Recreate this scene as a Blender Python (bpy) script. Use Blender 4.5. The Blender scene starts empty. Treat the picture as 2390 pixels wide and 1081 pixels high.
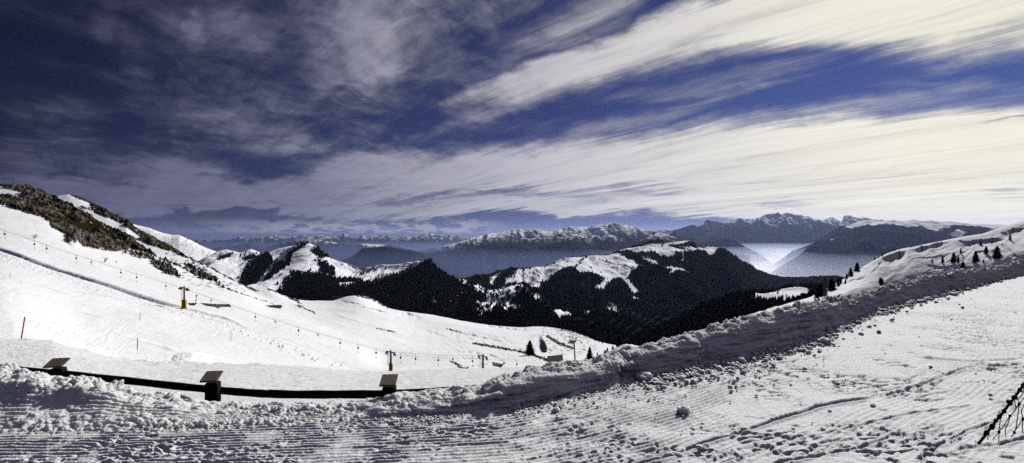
import bpy, math, random
import numpy as np
from mathutils import Vector, Matrix
random.seed(7); rng = np.random.default_rng(11)
scene = bpy.context.scene
COL = scene.collection
F, CX, HY, EYE = 1300.0, 1195.0, 548.0, 2.0
SUN_AZ, SUN_EL = math.radians(31), math.radians(30)

def at(px, py, D):
    return np.array([(px-CX)/F*D, D, EYE-(py-HY)/F*D])
def zof(py, D): return EYE-(py-HY)/F*D

# ------------------------------------------------------------------ noise
_perm = np.random.default_rng(3).permutation(1024).astype(np.int64)
_perm = np.concatenate([_perm, _perm, _perm])
def _h(ix, iy, iz=0):
    return _perm[(_perm[(_perm[ix & 1023] + iy) & 1023] + iz) & 1023]
_ga = np.random.default_rng(5).uniform(0, 2*np.pi, 1024)
_g2 = np.stack([np.cos(_ga), np.sin(_ga)], 1)
_g3 = np.random.default_rng(6).normal(size=(1024, 3)); _g3 /= np.linalg.norm(_g3, axis=1)[:, None]
def perlin2(x, y, seed=0):
    xi = np.floor(x).astype(np.int64); yi = np.floor(y).astype(np.int64)
    xf = x-xi; yf = y-yi
    u = xf*xf*xf*(xf*(xf*6-15)+10); v = yf*yf*yf*(yf*(yf*6-15)+10)
    def g(a, b):
        q = _g2[_h(xi+a+seed*17, yi+b+seed*31)]
        return q[..., 0]*(xf-a)+q[..., 1]*(yf-b)
    n0 = g(0, 0); n1 = g(1, 0); n2 = g(0, 1); n3 = g(1, 1)
    return 1.5*((n0+(n1-n0)*u)*(1-v)+(n2+(n3-n2)*u)*v)
def perlin3(x, y, z, seed=0):
    xi = np.floor(x).astype(np.int64); yi = np.floor(y).astype(np.int64); zi = np.floor(z).astype(np.int64)
    xf = x-xi; yf = y-yi; zf = z-zi
    u = xf*xf*xf*(xf*(xf*6-15)+10); v = yf*yf*yf*(yf*(yf*6-15)+10); w = zf*zf*zf*(zf*(zf*6-15)+10)
    r = 0
    for a in (0, 1):
        for b in (0, 1):
            for c in (0, 1):
                q = _g3[_h(xi+a+seed*17, yi+b, zi+c)]
                r = r + (u if a else 1-u)*(v if b else 1-v)*(w if c else 1-w)*(q[..., 0]*(xf-a)+q[..., 1]*(yf-b)+q[..., 2]*(zf-c))
    return 1.5*r
def fbm(x, y, o=4, seed=0, gain=.5):
    s = 0; a = 1; t = 0
    for k in range(o):
        s = s+a*perlin2(x*2**k+k*7.3, y*2**k-k*3.1, seed+k); t += a; a *= gain
    return s/t
def ridged(x, y, o=4, seed=0, gain=.5):
    s = 0; a = 1; t = 0
    for k in range(o):
        s = s+a*(1-2*np.abs(perlin2(x*2**k+k*7.3, y*2**k-k*3.1, seed+k))); t += a; a *= gain
    return s/t
def worley(x, y, seed=0):
    xi = np.floor(x).astype(np.int64); yi = np.floor(y).astype(np.int64)
    best = np.full(x.shape, 9.); idb = np.zeros(x.shape)
    for a in (-1, 0, 1):
        for b in (-1, 0, 1):
            h = _h(xi+a+seed, yi+b+seed*3); h2 = _h(h, h+11)
            fx = xi+a+h/1024.; fy = yi+b+h2/1024.
            d = np.hypot(fx-x, fy-y); m = d < best
            best = np.where(m, d, best); idb = np.where(m, _h(h, h2)/1024., idb)
    return best, idb
def sm(e0, e1, x):
    t = np.clip((x-e0)/(e1-e0), 0, 1); return t*t*(3-2*t)

# ------------------------------------------------------------------ picture-plane authoring helpers (give real 3D masks/shapes)
def poly_sd(px, py, poly):
    """signed distance, positive inside"""
    p = np.array(poly, float); n = len(p)
    d = np.full(px.shape, 1e9); ins = np.zeros(px.shape, bool)
    for i in range(n):
        a = p[i]; b = p[(i+1) % n]; e = b-a
        t = np.clip(((px-a[0])*e[0]+(py-a[1])*e[1])/max(e@e, 1e-9), 0, 1)
        d = np.minimum(d, np.hypot(px-a[0]-t*e[0], py-a[1]-t*e[1]))
        c = ((a[1] > py) != (b[1] > py)) & (px < (b[0]-a[0])*(py-a[1])/((b[1]-a[1]) if b[1] != a[1] else 1e-9)+a[0])
        ins ^= c
    return np.where(ins, d, -d)
def line_d(px, py, pts):
    """distance to polyline, signed side (positive = left-hand when walking, i.e. above for left-to-right), arc fraction"""
    p = np.array(pts, float); best = np.full(px.shape, 1e9); side = np.zeros(px.shape)
    tt = np.zeros(px.shape); L = np.concatenate([[0], np.cumsum(np.hypot(*(p[1:]-p[:-1]).T))])
    for i in range(len(p)-1):
        a = p[i]; e = p[i+1]-a; l2 = e@e
        t = np.clip(((px-a[0])*e[0]+(py-a[1])*e[1])/l2, 0, 1)
        dx = px-a[0]-t*e[0]; dy = py-a[1]-t*e[1]; d = np.hypot(dx, dy); m = d < best
        best = np.where(m, d, best); side = np.where(m, np.sign(e[1]*dx-e[0]*dy), side)
        tt = np.where(m, (L[i]+t*math.sqrt(l2))/L[-1], tt)
    return best, side, tt
def scarp(px, py, pts, w_up, w_dn):
    """ridge whose camera side is steep: 1 at the line, fading slowly above, fast below"""
    d, s, t = line_d(px, py, pts)
    fade = sm(0, .12, t)*sm(1, .88, t)
    return np.where(s > 0, np.exp(-d/w_up), np.exp(-(d/w_dn)**2))*fade
def scoop(px, py, pts, w_dn, edge=1.4):
    """wind scoop: a sharp drop just below the line, filling up again further down"""
    wv = fbm(px*.05, py*.08, 3, 881)
    px = px+3*wv; py = py+5*wv+1.5*fbm(px*.3, py*.3, 2, 882)
    d, s, t = line_d(px, py, pts)
    return np.where(s < 0, (.75+.9*wv)*np.exp(-np.maximum(d-edge, 0)/w_dn)*sm(0, edge, d), 0)*sm(0, .3, t)*sm(1, .7, t)
def pchip(xs, ys, x):
    xs = np.array(xs, float); ys = np.array(ys, float)
    if len(xs) == 2: return np.interp(x, xs, ys)
    h = np.diff(xs); dl = np.diff(ys)/h; m = np.zeros(len(xs))
    for i in range(1, len(xs)-1):
        if dl[i-1]*dl[i] > 0:
            w1 = 2*h[i]+h[i-1]; w2 = h[i]+2*h[i-1]; m[i] = (w1+w2)/(w1/dl[i-1]+w2/dl[i])
    m[0] = dl[0]; m[-1] = dl[-1]
    x = np.clip(x, xs[0], xs[-1]); k = np.clip(np.searchsorted(xs, x)-1, 0, len(h)-1)
    t = (x-xs[k])/h[k]
    return ((1+2*t)*(1-t)**2)*ys[k]+t*(1-t)**2*h[k]*m[k]+t*t*(3-2*t)*ys[k+1]+t*t*(t-1)*h[k]*m[k+1]
def loft(pxs, stations, rows, smooth=True):
    """stations: near -> far lists of (px, py, D). Returns X,Y,Z grids (rows, cols) and row parameter"""
    Ds = []; Zs = []
    for ist, st in enumerate(stations):
        st = sorted(st); a = np.array(st, float)
        if len(a) == 1: a = np.array([a[0], a[0]+[1, 0, 0]])
        f = pchip if (smooth or ist < len(stations)-3) else (lambda X_, Y_, x: np.interp(x, X_, Y_))
        y = f(a[:, 0], a[:, 1], pxs); D = pchip(a[:, 0], a[:, 2], pxs)
        Ds.append(D); Zs.append(zof(y, D))
    Ds = np.array(Ds); Zs = np.array(Zs); K = len(Ds)
    t = np.concatenate([k+np.arange(rows[k])/rows[k] for k in range(K-1)]+[[K-1]])
    def interp(V):
        dl = V[1:]-V[:-1]; m = np.zeros_like(V)
        ok = dl[:-1]*dl[1:] > 0
        with np.errstate(all='ignore'):
            m[1:-1] = np.where(ok, 2*dl[:-1]*dl[1:]/(dl[:-1]+dl[1:]), 0)
        m[0] = dl[0]; m[-1] = dl[-1]
        k = np.clip(np.floor(t).astype(int), 0, K-2); u = (t-k)[:, None]
        return (1+2*u)*(1-u)**2*V[k]+u*(1-u)**2*m[k]+u*u*(3-2*u)*V[k+1]+u*u*(u-1)*m[k+1]
    Y = interp(Ds); Z = interp(Zs); X = (pxs[None]-CX)/F*Y
    return X, Y, Z, np.repeat(t[:, None], len(pxs), 1)
def proj(X, Y, Z):
    Yc = np.maximum(Y, .1)
    return CX+X/Yc*F, HY+(EYE-Z)/Yc*F

# ------------------------------------------------------------------ mesh building
def tag(o, label=None, cat=None, group=None, kind=None):
    if label: o['label'] = label
    if cat: o['category'] = cat
    if group: o['group'] = group
    if kind: o['kind'] = kind
    return o
def raw_mesh(name, verts, faces, mat=None, smooth=True, parent=None, attrs=None):
    me = bpy.data.meshes.new(name)
    verts = np.asarray(verts, np.float32).reshape(-1, 3)
    if isinstance(faces, np.ndarray):
        n, k = faces.shape
        me.vertices.add(len(verts)); me.vertices.foreach_set('co', verts.ravel())
        me.loops.add(n*k); me.loops.foreach_set('vertex_index', faces.astype(np.int32).ravel())
        me.polygons.add(n); me.polygons.foreach_set('loop_start', np.arange(0, n*k, k, dtype=np.int32))
        me.polygons.foreach_set('loop_total', np.full(n, k, np.int32))
        me.update(calc_edges=True); me.validate()
    else:
        me.from_pydata([tuple(map(float, v)) for v in verts], [], faces); me.update()
    me.polygons.foreach_set('use_smooth', np.full(len(me.polygons), smooth))
    for k, v in (attrs or {}).items():
        a = me.attributes.new(k, 'FLOAT', 'POINT'); a.data.foreach_set('value', np.asarray(v, np.float32).ravel())
    if mat: me.materials.append(mat)
    o = bpy.data.objects.new(name, me); COL.objects.link(o)
    if parent: o.parent = parent
    return o
def grid_mesh(name, X, Y, Z, mat, attrs=None, smooth=True, parent=None, flip=False):
    nr, nc = X.shape
    i = np.arange(nr*nc).reshape(nr, nc)
    f = np.stack([i[:-1, :-1], i[:-1, 1:], i[1:, 1:], i[1:, :-1]], -1).reshape(-1, 4)
    if flip: f = f[:, ::-1]
    return raw_mesh(name, np.stack([X, Y, Z], -1).reshape(-1, 3), f, mat, smooth, parent, attrs)
def empty(name, loc, rz=0.):
    o = bpy.data.objects.new(name, None); COL.objects.link(o); o.location = [float(c) for c in loc]
    o.rotation_euler = (0, 0, rz); o.empty_display_size = .1; return o
class MB:
    def __init__(s): s.v = []; s.f = []
    def add(s, v, f):
        b = len(s.v); s.v += [tuple(map(float, q)) for q in v]; s.f += [tuple(b+i for i in q) for q in f]
    def box(s, c, d, M=None, bev=.0):
        hx, hy, hz = d[0]/2, d[1]/2, d[2]/2; M = M or Matrix.Identity(3)
        b = min(bev, hx*.45, hy*.45, hz*.45)
        if b <= 0:
            vs = [Vector((x, y, z)) for x in (-hx, hx) for y in (-hy, hy) for z in (-hz, hz)]
            fs = [(0, 1, 3, 2), (4, 6, 7, 5), (0, 4, 5, 1), (2, 3, 7, 6), (0, 2, 6, 4), (1, 5, 7, 3)]
        else:
            vs = []; 
            ring = [(-hx+b, -hy), (hx-b, -hy), (hx, -hy+b), (hx, hy-b), (hx-b, hy), (-hx+b, hy), (-hx, hy-b), (-hx, -hy+b)]
            for z, k in ((-hz, b), (-hz+b, 0), (hz-b, 0), (hz, b)):
                for x, y in ring:
                    vs.append(Vector((x-math.copysign(min(k, abs(x)), x), y-math.copysign(min(k, abs(y)), y), z)))
            fs = [tuple(range(7, -1, -1)), tuple(range(24, 32))]
            for r in range(3):
                for i in range(8):
                    j = (i+1) % 8; fs.append((r*8+i, r*8+j, r*8+8+j, r*8+8+i))
        s.add([M @ v + Vector(c) for v in vs], fs)
    def tube(s, pts, r, n=8, cap=True):
        pts = [Vector([float(c) for c in p]) for p in pts]; rs = r if isinstance(r, (list, tuple)) else [r]*len(pts)
        vs = []; prev = None
        for i, p in enumerate(pts):
            d = (pts[min(i+1, len(pts)-1)]-pts[max(i-1, 0)]).normalized()
            if prev is None: prev = Vector((0, 0, 1)) if abs(d.z) < .9 else Vector((1, 0, 0))
            u = (prev-d*prev.dot(d)).normalized(); w = d.cross(u); prev = u
            for k in range(n):
                a = 2*math.pi*k/n; vs.append(p+(u*math.cos(a)+w*math.sin(a))*rs[i])
        fs = [(i*n+k, i*n+(k+1) % n, (i+1)*n+(k+1) % n, (i+1)*n+k) for i in range(len(pts)-1) for k in range(n)]
        if cap: fs += [tuple(range(n-1, -1, -1)), tuple((len(pts)-1)*n+k for k in range(n))]
        s.add(vs, fs)
    def wheel(s, c, axis, r, w, n=14):
        a = Vector(axis).normalized(); c = Vector([float(q) for q in c]); s.tube([c-a*w/2, c+a*w/2], r, n)
    def build(s, name, mat, parent=None, smooth=False):
        return raw_mesh(name, s.v, s.f, mat, smooth, parent)

# ------------------------------------------------------------------ materials
def new_mat(name):
    m = bpy.data.materials.new(name); m.use_nodes = True
    nt = m.node_tree; b = nt.nodes['Principled BSDF']; return m, nt, b
def nd(nt, t, **k):
    n = nt.nodes.new(t)
    for a, v in k.items(): setattr(n, a, v)
    return n
def noise_n(nt, vec, scale, detail=4, rough=.55):
    n = nd(nt, 'ShaderNodeTexNoise'); n.inputs['Scale'].default_value = scale; n.inputs['Detail'].default_value = detail
    n.inputs['Roughness'].default_value = rough; nt.links.new(vec, n.inputs['Vector']); return n.outputs['Fac']
def ramp_n(nt, fac, stops):
    r = nd(nt, 'ShaderNodeValToRGB'); cr = r.color_ramp
    while len(cr.elements) < len(stops): cr.elements.new(.5)
    for e, (p, c) in zip(cr.elements, stops):
        e.position = p; e.color = (*c, 1) if len(c) == 3 else c
    nt.links.new(fac, r.inputs['Fac']); return r.outputs['Color']
def mixc(nt, fac, a, b):
    m = nd(nt, 'ShaderNodeMix', data_type='RGBA')
    if isinstance(fac, float): m.inputs[0].default_value = fac
    else: nt.links.new(fac, m.inputs[0])
    for s, v in ((6, a), (7, b)):
        if isinstance(v, tuple): m.inputs[s].default_value = (*v, 1)
        else: nt.links.new(v, m.inputs[s])
    return m.outputs[2]
def bump(nt, b, h, dist, strength=1., prev=None):
    n = nd(nt, 'ShaderNodeBump'); n.inputs['Strength'].default_value = strength; n.inputs['Distance'].default_value = dist
    nt.links.new(h, n.inputs['Height'])
    if prev: nt.links.new(prev, n.inputs['Normal'])
    nt.links.new(n.outputs['Normal'], b.inputs['Normal']); return n.outputs['Normal']
SNOW = (.86, .875, .91)
def snow_mat(name, col=SNOW, bumps=((40, .01),), tint=.03, sss=0.):
    m, nt, b = new_mat(name); tc = nd(nt, 'ShaderNodeTexCoord').outputs['Object']
    n = noise_n(nt, tc, bumps[0][0]*.05, 3)
    nt.links.new(ramp_n(nt, n, [(.3, tuple(c-tint for c in col)), (.7, col)]), b.inputs['Base Color'])
    b.inputs['Roughness'].default_value = .9; b.inputs['Specular IOR Level'].default_value = .03
    if sss:
        b.inputs['Subsurface Weight'].default_value = sss; b.inputs['Subsurface Radius'].default_value = (1., .93, .9); b.inputs['Subsurface Scale'].default_value = .05
    p = None
    for s, d in bumps: p = bump(nt, b, noise_n(nt, tc, s, 4, .6), d, 1., p)
    return m
def terrain_mat(name, snow, g1, g2, gscale, rock=None, rscale=None, bumpd=None, sbump=None):
    """attribute 'snow' chooses snow or ground; optional attribute 'rock' chooses rock over ground"""
    m, nt, b = new_mat(name); tc = nd(nt, 'ShaderNodeTexCoord').outputs['Object']
    at_ = nd(nt, 'ShaderNodeAttribute', attribute_name='snow').outputs['Fac']
    n = noise_n(nt, tc, gscale, 6, .65)
    g = ramp_n(nt, n, [(.32, g1), (.68, g2)])
    if rock:
        ra = nd(nt, 'ShaderNodeAttribute', attribute_name='rock').outputs['Fac']
        rn = ramp_n(nt, noise_n(nt, tc, rscale, 5, .7), [(.3, tuple(c*.55 for c in rock)), (.7, rock)])
        g = mixc(nt, ra, g, rn)
    sn = ramp_n(nt, noise_n(nt, tc, gscale*.3, 3), [(.3, tuple(c*.965 for c in snow)), (.7, snow)])
    dim = nd(nt, 'ShaderNodeAttribute', attribute_name='painted_shade').outputs['Fac']
    sn = mixc(nt, dim, sn, ramp_n(nt, noise_n(nt, tc, gscale*3, 5, .6), [(.3, (.60, .61, .63)), (.7, (.69, .70, .73))]))  # greyer snow colour standing in for shade on the lower piste
    nt.links.new(mixc(nt, at_, g, sn), b.inputs['Base Color'])
    b.inputs['Roughness'].default_value = .95; b.inputs['Specular IOR Level'].default_value = .0
    if bumpd:
        mu = nd(nt, 'ShaderNodeMath', operation='MULTIPLY'); inv = nd(nt, 'ShaderNodeMath', operation='SUBTRACT')
        inv.inputs[0].default_value = 1; nt.links.new(at_, inv.inputs[1]); nt.links.new(n, mu.inputs[0]); nt.links.new(inv.outputs[0], mu.inputs[1])
        p = bump(nt, b, mu.outputs[0], bumpd)
        if sbump: bump(nt, b, noise_n(nt, tc, sbump[0], 4, .6), sbump[1], 1., p)
    return m
def plain(name, col, rough=.6, metal=0., var=.25, scale=6, bumpd=0.):
    m, nt, b = new_mat(name); tc = nd(nt, 'ShaderNodeTexCoord').outputs['Object']
    n = noise_n(nt, tc, scale, 5, .65)
    nt.links.new(ramp_n(nt, n, [(.3, tuple(c*(1-var) for c in col)), (.7, tuple(min(1, c*(1+var)) for c in col))]), b.inputs['Base Color'])
    b.inputs['Roughness'].default_value = rough; b.inputs['Metallic'].default_value = metal; b.inputs['Specular IOR Level'].default_value = .02 if rough >= .8 else .4
    if bumpd: bump(nt, b, n, bumpd)
    return m

M_track = snow_mat('groomed_snow', (.93, .94, .96), bumps=((45, .018), (160, .008)))
M_bank = snow_mat('bank_snow', (.91, .92, .95), bumps=((30, .04), (110, .014)), sss=.6)
M_chunk = snow_mat('clod_snow', bumps=((60, .01),), sss=.9)
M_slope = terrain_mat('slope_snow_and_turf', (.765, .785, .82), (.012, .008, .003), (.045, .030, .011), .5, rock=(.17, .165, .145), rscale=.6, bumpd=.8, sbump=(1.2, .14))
M_hill = terrain_mat('hillside_snow', SNOW, (.05, .04, .02), (.1, .08, .04), .4, bumpd=.3, sbump=(.9, .16))
M_mid = terrain_mat('forest_hill', (.83, .86, .93), (.008, .009, .009), (.022, .021, .018), .02, rock=(.2, .19, .18), rscale=.03, bumpd=6, sbump=(.02, 2.))
M_far = terrain_mat('far_mountain', (.9, .93, .98), (.012, .013, .017), (.035, .036, .042), .002, bumpd=40)
M_floor = plain('valley_floor', (.06, .07, .06), .9, scale=.001)
M_dark = plain('dark_metal', (.02, .02, .022), .45, .6, scale=3)
M_cable = plain('steel_cable', (.12, .12, .13), .5, .5)
M_yellow = plain('yellow_padding', (.62, .36, .012), .6, 0, .12, 1.5)
M_orange = plain('orange_paint', (.75, .13, .03), .5, 0, .1)
M_needle = plain('fir_needles', (.012, .018, .010), .8, 0, .5, 1.2)
M_needle_far = plain('forest_needles', (.013, .014, .013), .9, 0, .4, .05)
M_bark = plain('bark', (.05, .035, .025), .9, 0, .3, 8)
M_twig = plain('bare_twigs', (.05, .035, .022), .9, 0, .3, 8)
M_rope = plain('red_brown_rope', (.055, .012, .010), .85, 0, .5, 180, .002)
M_hut = plain('hut_timber', (.05, .035, .025), .8, 0, .3, 2)

def wood_mat():
    m, nt, b = new_mat('weathered_wood'); tc = nd(nt, 'ShaderNodeTexCoord').outputs['Object']
    mp = nd(nt, 'ShaderNodeMapping'); mp.inputs['Scale'].default_value = (40, 3, 40); nt.links.new(tc, mp.inputs['Vector'])
    n = noise_n(nt, mp.outputs[0], 2.2, 8, .75)
    nt.links.new(ramp_n(nt, n, [(.35, (.008, .006, .004)), (.5, (.05, .037, .026)), (.75, (.17, .13, .095))]), b.inputs['Base Color'])
    b.inputs['Roughness'].default_value = .8; bump(nt, b, n, .006); return m
M_wood = wood_mat()
M_woodd = plain('dark_wood', (.018, .013, .010), .8, 0, .5, 30, .004)

# ================================================================== GROUND NEAR THE CAMERA
BASE = [(-500, 990), (-200, 992), (0, 996), (300, 992), (600, 986), (750, 984), (950, 976), (1125, 966), (1300, 934), (1450, 900), (1600, 862), (1750, 832), (1900, 792), (2000, 745), (2130, 702), (2250, 674), (2390, 641), (2600, 610), (2900, 592)]
CREST = [(-500, 846), (-200, 852), (0, 868), (60, 872), (130, 888), (220, 893), (300, 925), (400, 938), (500, 956), (600, 958), (700, 960), (830, 952), (900, 940), (1000, 928), (1100, 912), (1180, 885), (1240, 866), (1300, 853), (1380, 848), (1440, 834), (1465, 822), (1530, 803), (1600, 785), (1700, 752), (1780, 735), (1850, 718), (1950, 700), (2020, 686), (2100, 668), (2170, 643), (2250, 632), (2320, 626), (2390, 608), (2600, 584), (2900, 570)]
bx, by = np.array(BASE, float).T
bD = F*EYE/(by-HY)                                            # depth of the bank's foot on level ground
BASEW = np.stack([(bx-CX)/F*bD, bD], 1)
base_d = lambda px: pchip(bx, bD, px)
crest_add = lambda px: np.interp(px, [-500, 0, 500, 700, 900, 1100, 1300, 1600, 1900, 2100, 2390, 2900], [.95, .85, .5, .32, .36, .34, .34, .38, .45, .55, .7, .8])

cordY = lambda X, Y: line_d(X, Y, BASEW)
def track_height(X, Y):
    z = np.zeros_like(X)
    d, s, t = cordY(X, Y)
    wob = .03*fbm(X*.5, Y*.5, 2, 3)
    q = d+wob+.012*fbm(X*3, Y*3, 2, 8)
    patch = sm(-.22, .16, fbm(X*.45+3, Y*.6, 5, 21, .6))             # where the combing survives
    px, py = proj(X, Y, z)
    patch = np.maximum(patch, sm(1500, 900, px)*.75)
    patch = np.maximum(patch, sm(.15, .35, d)*sm(1.5, .9, d)*.9*(px > 850))
    near = sm(13.5, 6.5, Y)*(1-.6*sm(1550, 1950, px))
    cord = np.cos(q*2*np.pi/.072)
    z += .011*cord*patch*near*(.6+.7*sm(-.4, .4, fbm(X*2.2, Y*2.2, 3, 5)))
    # second machine pass crossing on the right
    cross = sm(-60, 60, (px-2230)+(py-800)*.5)*sm(900, 760, py)
    z += .006*np.cos((X*.80-Y*.6)*2*np.pi/.075)*cross*sm(.0, .3, fbm(X*.5, Y*.5, 2, 77)+.15)
    # trampled lumps
    lump = sm(.02, .42, fbm(X*1.1+9, Y*1.5, 4, 41))*(1-.8*sm(.15, .35, d)*sm(1.4, .9, d)*(px > 850))
    rough = np.abs(fbm(X*7, Y*9, 4, 13)); 
    z += lump*(.05*rough-.004)
    z += -.024*sm(.30, .55, fbm(X*3.2+5, Y*5.5, 3, 43))*sm(-.2, .2, fbm(X*.5+3, Y*.5, 2, 44))*sm(900, 1500, px)
    z += .012*np.maximum(0, fbm(X*14, Y*14, 3, 14))*(.45+1.6*lump)+.02*np.maximum(0, fbm(X*5, Y*7, 4, 15, .65)-.05)
    z += .03*np.maximum(0, fbm(X*9+2, Y*9, 3, 16)-.32)*sm(5, 8, Y)
    sc = ridged(X*2.2+Y*.8, Y*5.5-X*2.0, 3, 52)                   # ski scrapes
    z += -.042*sm(.50, .85, sc)*sm(-.1, .3, fbm(X*.7, Y*.7, 2, 53))
    z += .04*fbm(X*.35, Y*.35, 3, 2)*sm(0.2, 1.2, d)
    # long ski grooves and ridges, walked in picture coordinates on the level ground
    for pts, w, a in (([(1450, 1100), (1560, 1062), (1690, 1020), (1800, 985), (1920, 950), (2060, 922)], 2.6, -.045),
                      ([(1790, 1085), (1900, 1066), (2000, 1048), (2050, 1033), (2100, 1008)], 2.6, -.04),
                      ([(2060, 925), (2150, 895), (2260, 860), (2400, 850)], 2.2, -.03),
                      ([(2150, 1058), (2210, 1032), (2260, 1005), (2340, 985)], 2.4, -.035),
                      ([(1640, 1100), (1780, 1048), (1930, 1012), (2120, 968), (2300, 940)], 2.0, -.02),
                      ([(2130, 835), (2250, 845), (2390, 838)], 2.0, -.02), ([(2230, 1050), (2330, 1040), (2420, 1018)], 3, -.03),
                      ([(1080, 1010), (1400, 965), (1640, 905), (1800, 868)], 1.8, .012), ([(1560, 892), (1800, 850), (1960, 830)], 1.6, -.012),
                      ([(600, 1040), (900, 1044), (1200, 1030), (1500, 975)], 1.6, .010)):
        dd, s_, t_ = line_d(px, py, pts)
        fade = sm(0, .08, t_)*sm(1, .9, t_)
        z += a*fade*(np.exp(-(dd/w)**2)-.55*np.exp(-((dd-w*2)/w)**2))*(Y/6)*(.7+.6*fbm(px*.02, py*.02, 2, 7))
    # crumbs piled along the foot of the bank
    foot = np.exp(-d/.42)*sm(900, 1300, px)+np.exp(-d/.2)*.5
    z += foot*(.055*np.maximum(0, fbm(X*6, Y*6, 3, 61)+.12)+.03*np.maximum(0, fbm(X*18, Y*18, 2, 62)))
    return z
pxs = np.linspace(-420, 2800, 1500)
nrow = 430
D0 = 3.4; Df = base_d(pxs)+.25
inv = np.linspace(0, 1, nrow)[:, None]
Yg = 1/((1-inv)/D0+inv/Df[None]); Xg = (pxs[None]-CX)/F*Yg
Zg = track_height(Xg, Yg)
grid_mesh('snow_track', Xg, Yg, Zg, M_track)['kind'] = 'structure'
# level snow around and behind the camera
Xr, Yr = np.meshgrid(np.linspace(-60, 70, 240), np.concatenate([np.linspace(-50, -6, 30), np.linspace(-5.5, 3.36, 50), np.linspace(3.8, 8.5, 12)]))
edge = sm(3.4, 2.6, Yr)
grid_mesh('snow_ground', Xr, Yr, -.012+.02*fbm(Xr*.4, Yr*.4, 3, 9)*edge-.02*(1-edge)-.38*sm(3.36, 4.4, Yr), M_track)['kind'] = 'structure'

# ---- the ploughed bank
bpx = np.linspace(-420, 2800, 1700)
bd = base_d(bpx); ca = crest_add(bpx)
cy = pchip(*np.array(CREST, float).T, bpx)
cz = zof(cy, bd+ca)
def col(Dadd, zfrac, k=0.): return bd+Dadd, cz*zfrac+k
soft = sm(1000, 500, bpx)                                      # on the left the face is a gentle ramp
steep = 1-soft
prof = [(bd-.05-.35*soft, -.05+0*cz), (bd+.06-.1*soft, .05*cz+.01), (bd+ca*(.17+.20*soft), cz*(.60-.18*soft)), (bd+ca*(.34+.26*soft), cz*(.86-.08*soft)), (bd+ca*.72, cz*.97), (bd+ca*1.1, cz*1.0), (bd+ca+.28, cz*.9), (bd+ca+.6, cz*.45-.15), (bd+ca+1.3, cz*0-.85), (bd+ca+2.2, cz*0-1.6)]
Ds = np.array([p[0] for p in prof]); Zs = np.array([p[1] for p in prof])
tt = np.linspace(0, 1, 170)**1.0
rowst = np.interp(np.linspace(0, 1, 170), [0, .78, 1], [0, 6, 9])
def rs(V):
    dl = V[1:]-V[:-1]; m = np.zeros_like(V)
    with np.errstate(all='ignore'): m[1:-1] = np.where(dl[:-1]*dl[1:] > 0, 2*dl[:-1]*dl[1:]/(dl[:-1]+dl[1:]), 0)
    m[0] = dl[0]; m[-1] = dl[-1]
    k = np.clip(np.floor(rowst).astype(int), 0, len(V)-2); u = (rowst-k)[:, None]
    return (1+2*u)*(1-u)**2*V[k]+u*(1-u)**2*m[k]+u*u*(3-2*u)*V[k+1]+u*u*(u-1)*m[k+1]
BY = rs(Ds); BZ = rs(Zs); BX = (bpx[None]-CX)/F*BY
V = np.stack([BX, BY, BZ], -1)
du = np.gradient(V, axis=1); dv = np.gradient(V, axis=0)
Nn = np.cross(du, dv); Nn /= np.maximum(np.linalg.norm(Nn, axis=2), 1e-9)[..., None]
Nn[Nn[..., 2] < -.2] *= -1
rt = rowst[:, None]+0*BX
crestw = np.exp(-((rt-5.0)/1.25)**2)                           # cauliflower lumps along the crest
hgt = sm(0.02, .3, np.abs(cz))[None]
b1 = np.abs(perlin3(BX*3.2, BY*3.2, BZ*3.2, 1)); b2 = np.abs(perlin3(BX*7.5, BY*7.5, BZ*7.5, 2)); b3 = np.abs(perlin3(BX*19, BY*19, BZ*19, 3)); b4 = perlin3(BX*45, BY*45, BZ*45, 4)
spk = sm(.1, .75, perlin3(BX*4.5, BY*2, BZ*1.0, 9))
sl_w, sl_id = worley(BX*2.6+b1, rt*.8+BX*.3, 21); sl2_w, sl2_id = worley(BX*6.5, rt*1.9, 22)
broad = .75*sm(3.0, 4.2, rt)*sm(6.6, 5.6, rt)
pxg = bpx[None]+0*BX
far = 1+1.1*sm(1500, 2300, pxg)
disp = crestw*(.10*b1+.075*b2+.035*b3+.010*b4-.05)*far*(.55+.45*hgt)+crestw*spk*.07
face = sm(.3, 1.5, rt)*sm(4.6, 3.4, rt)
disp += face*(.045*perlin3(BX*1.1, BY*1.1, BZ*2.5, 11)+.018*perlin3(BX*1.6+BZ*3, BY*2, BZ*22+BX*1.2, 12)+.012*perlin3(BX*4, BY*4, BZ*45, 17))*(.3+.7*steep[None])
lft = sm(1150, 700, pxg)
disp += lft*(.008*np.cos(((BY-bd[None])*1.0+.35*BZ+.02*fbm(BX, BY, 2, 4))*2*np.pi/.066)*sm(5.2, 3.4, rt)*sm(-.3, .2, fbm(BX*1.3, BY*1.3, 3, 8))+.022*(b2-.2)+.024*b3*sm(-.1, .3, fbm(BX*.9, BY*2, 2, 19)))
disp += broad*(1-.6*sm(1100, 700, pxg))*(.075*(sl_id-.5)*sm(.75, .35, sl_w)+.045*(sl2_id-.4)*sm(.7, .4, sl2_w))*far
disp += face*steep[None]*(.035*perlin3(BX*1.6, BY*1.6, BZ*7, 41)+.012*perlin3(BX*5.5, BY*5.5, BZ*14, 42)+.010*perlin3(BX*3, BY*3, BZ*40, 43)+sm(.05, .45, perlin3(BX*1.1, BY*1.1, BZ*2, 37))*.035*perlin3(BX*7, BY*7, BZ*12, 38)+.012*np.maximum(0, perlin3(BX*6, BY*6, BZ*9, 31))+.02*b3*sm(-.1, .4, perlin3(BX*1.3, BY*1.3, BZ*2, 32)))
disp += .012*b3*(1-crestw)*.8+.03*np.exp(-((rt-.8)/.6)**2)*(b2+b3)
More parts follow.
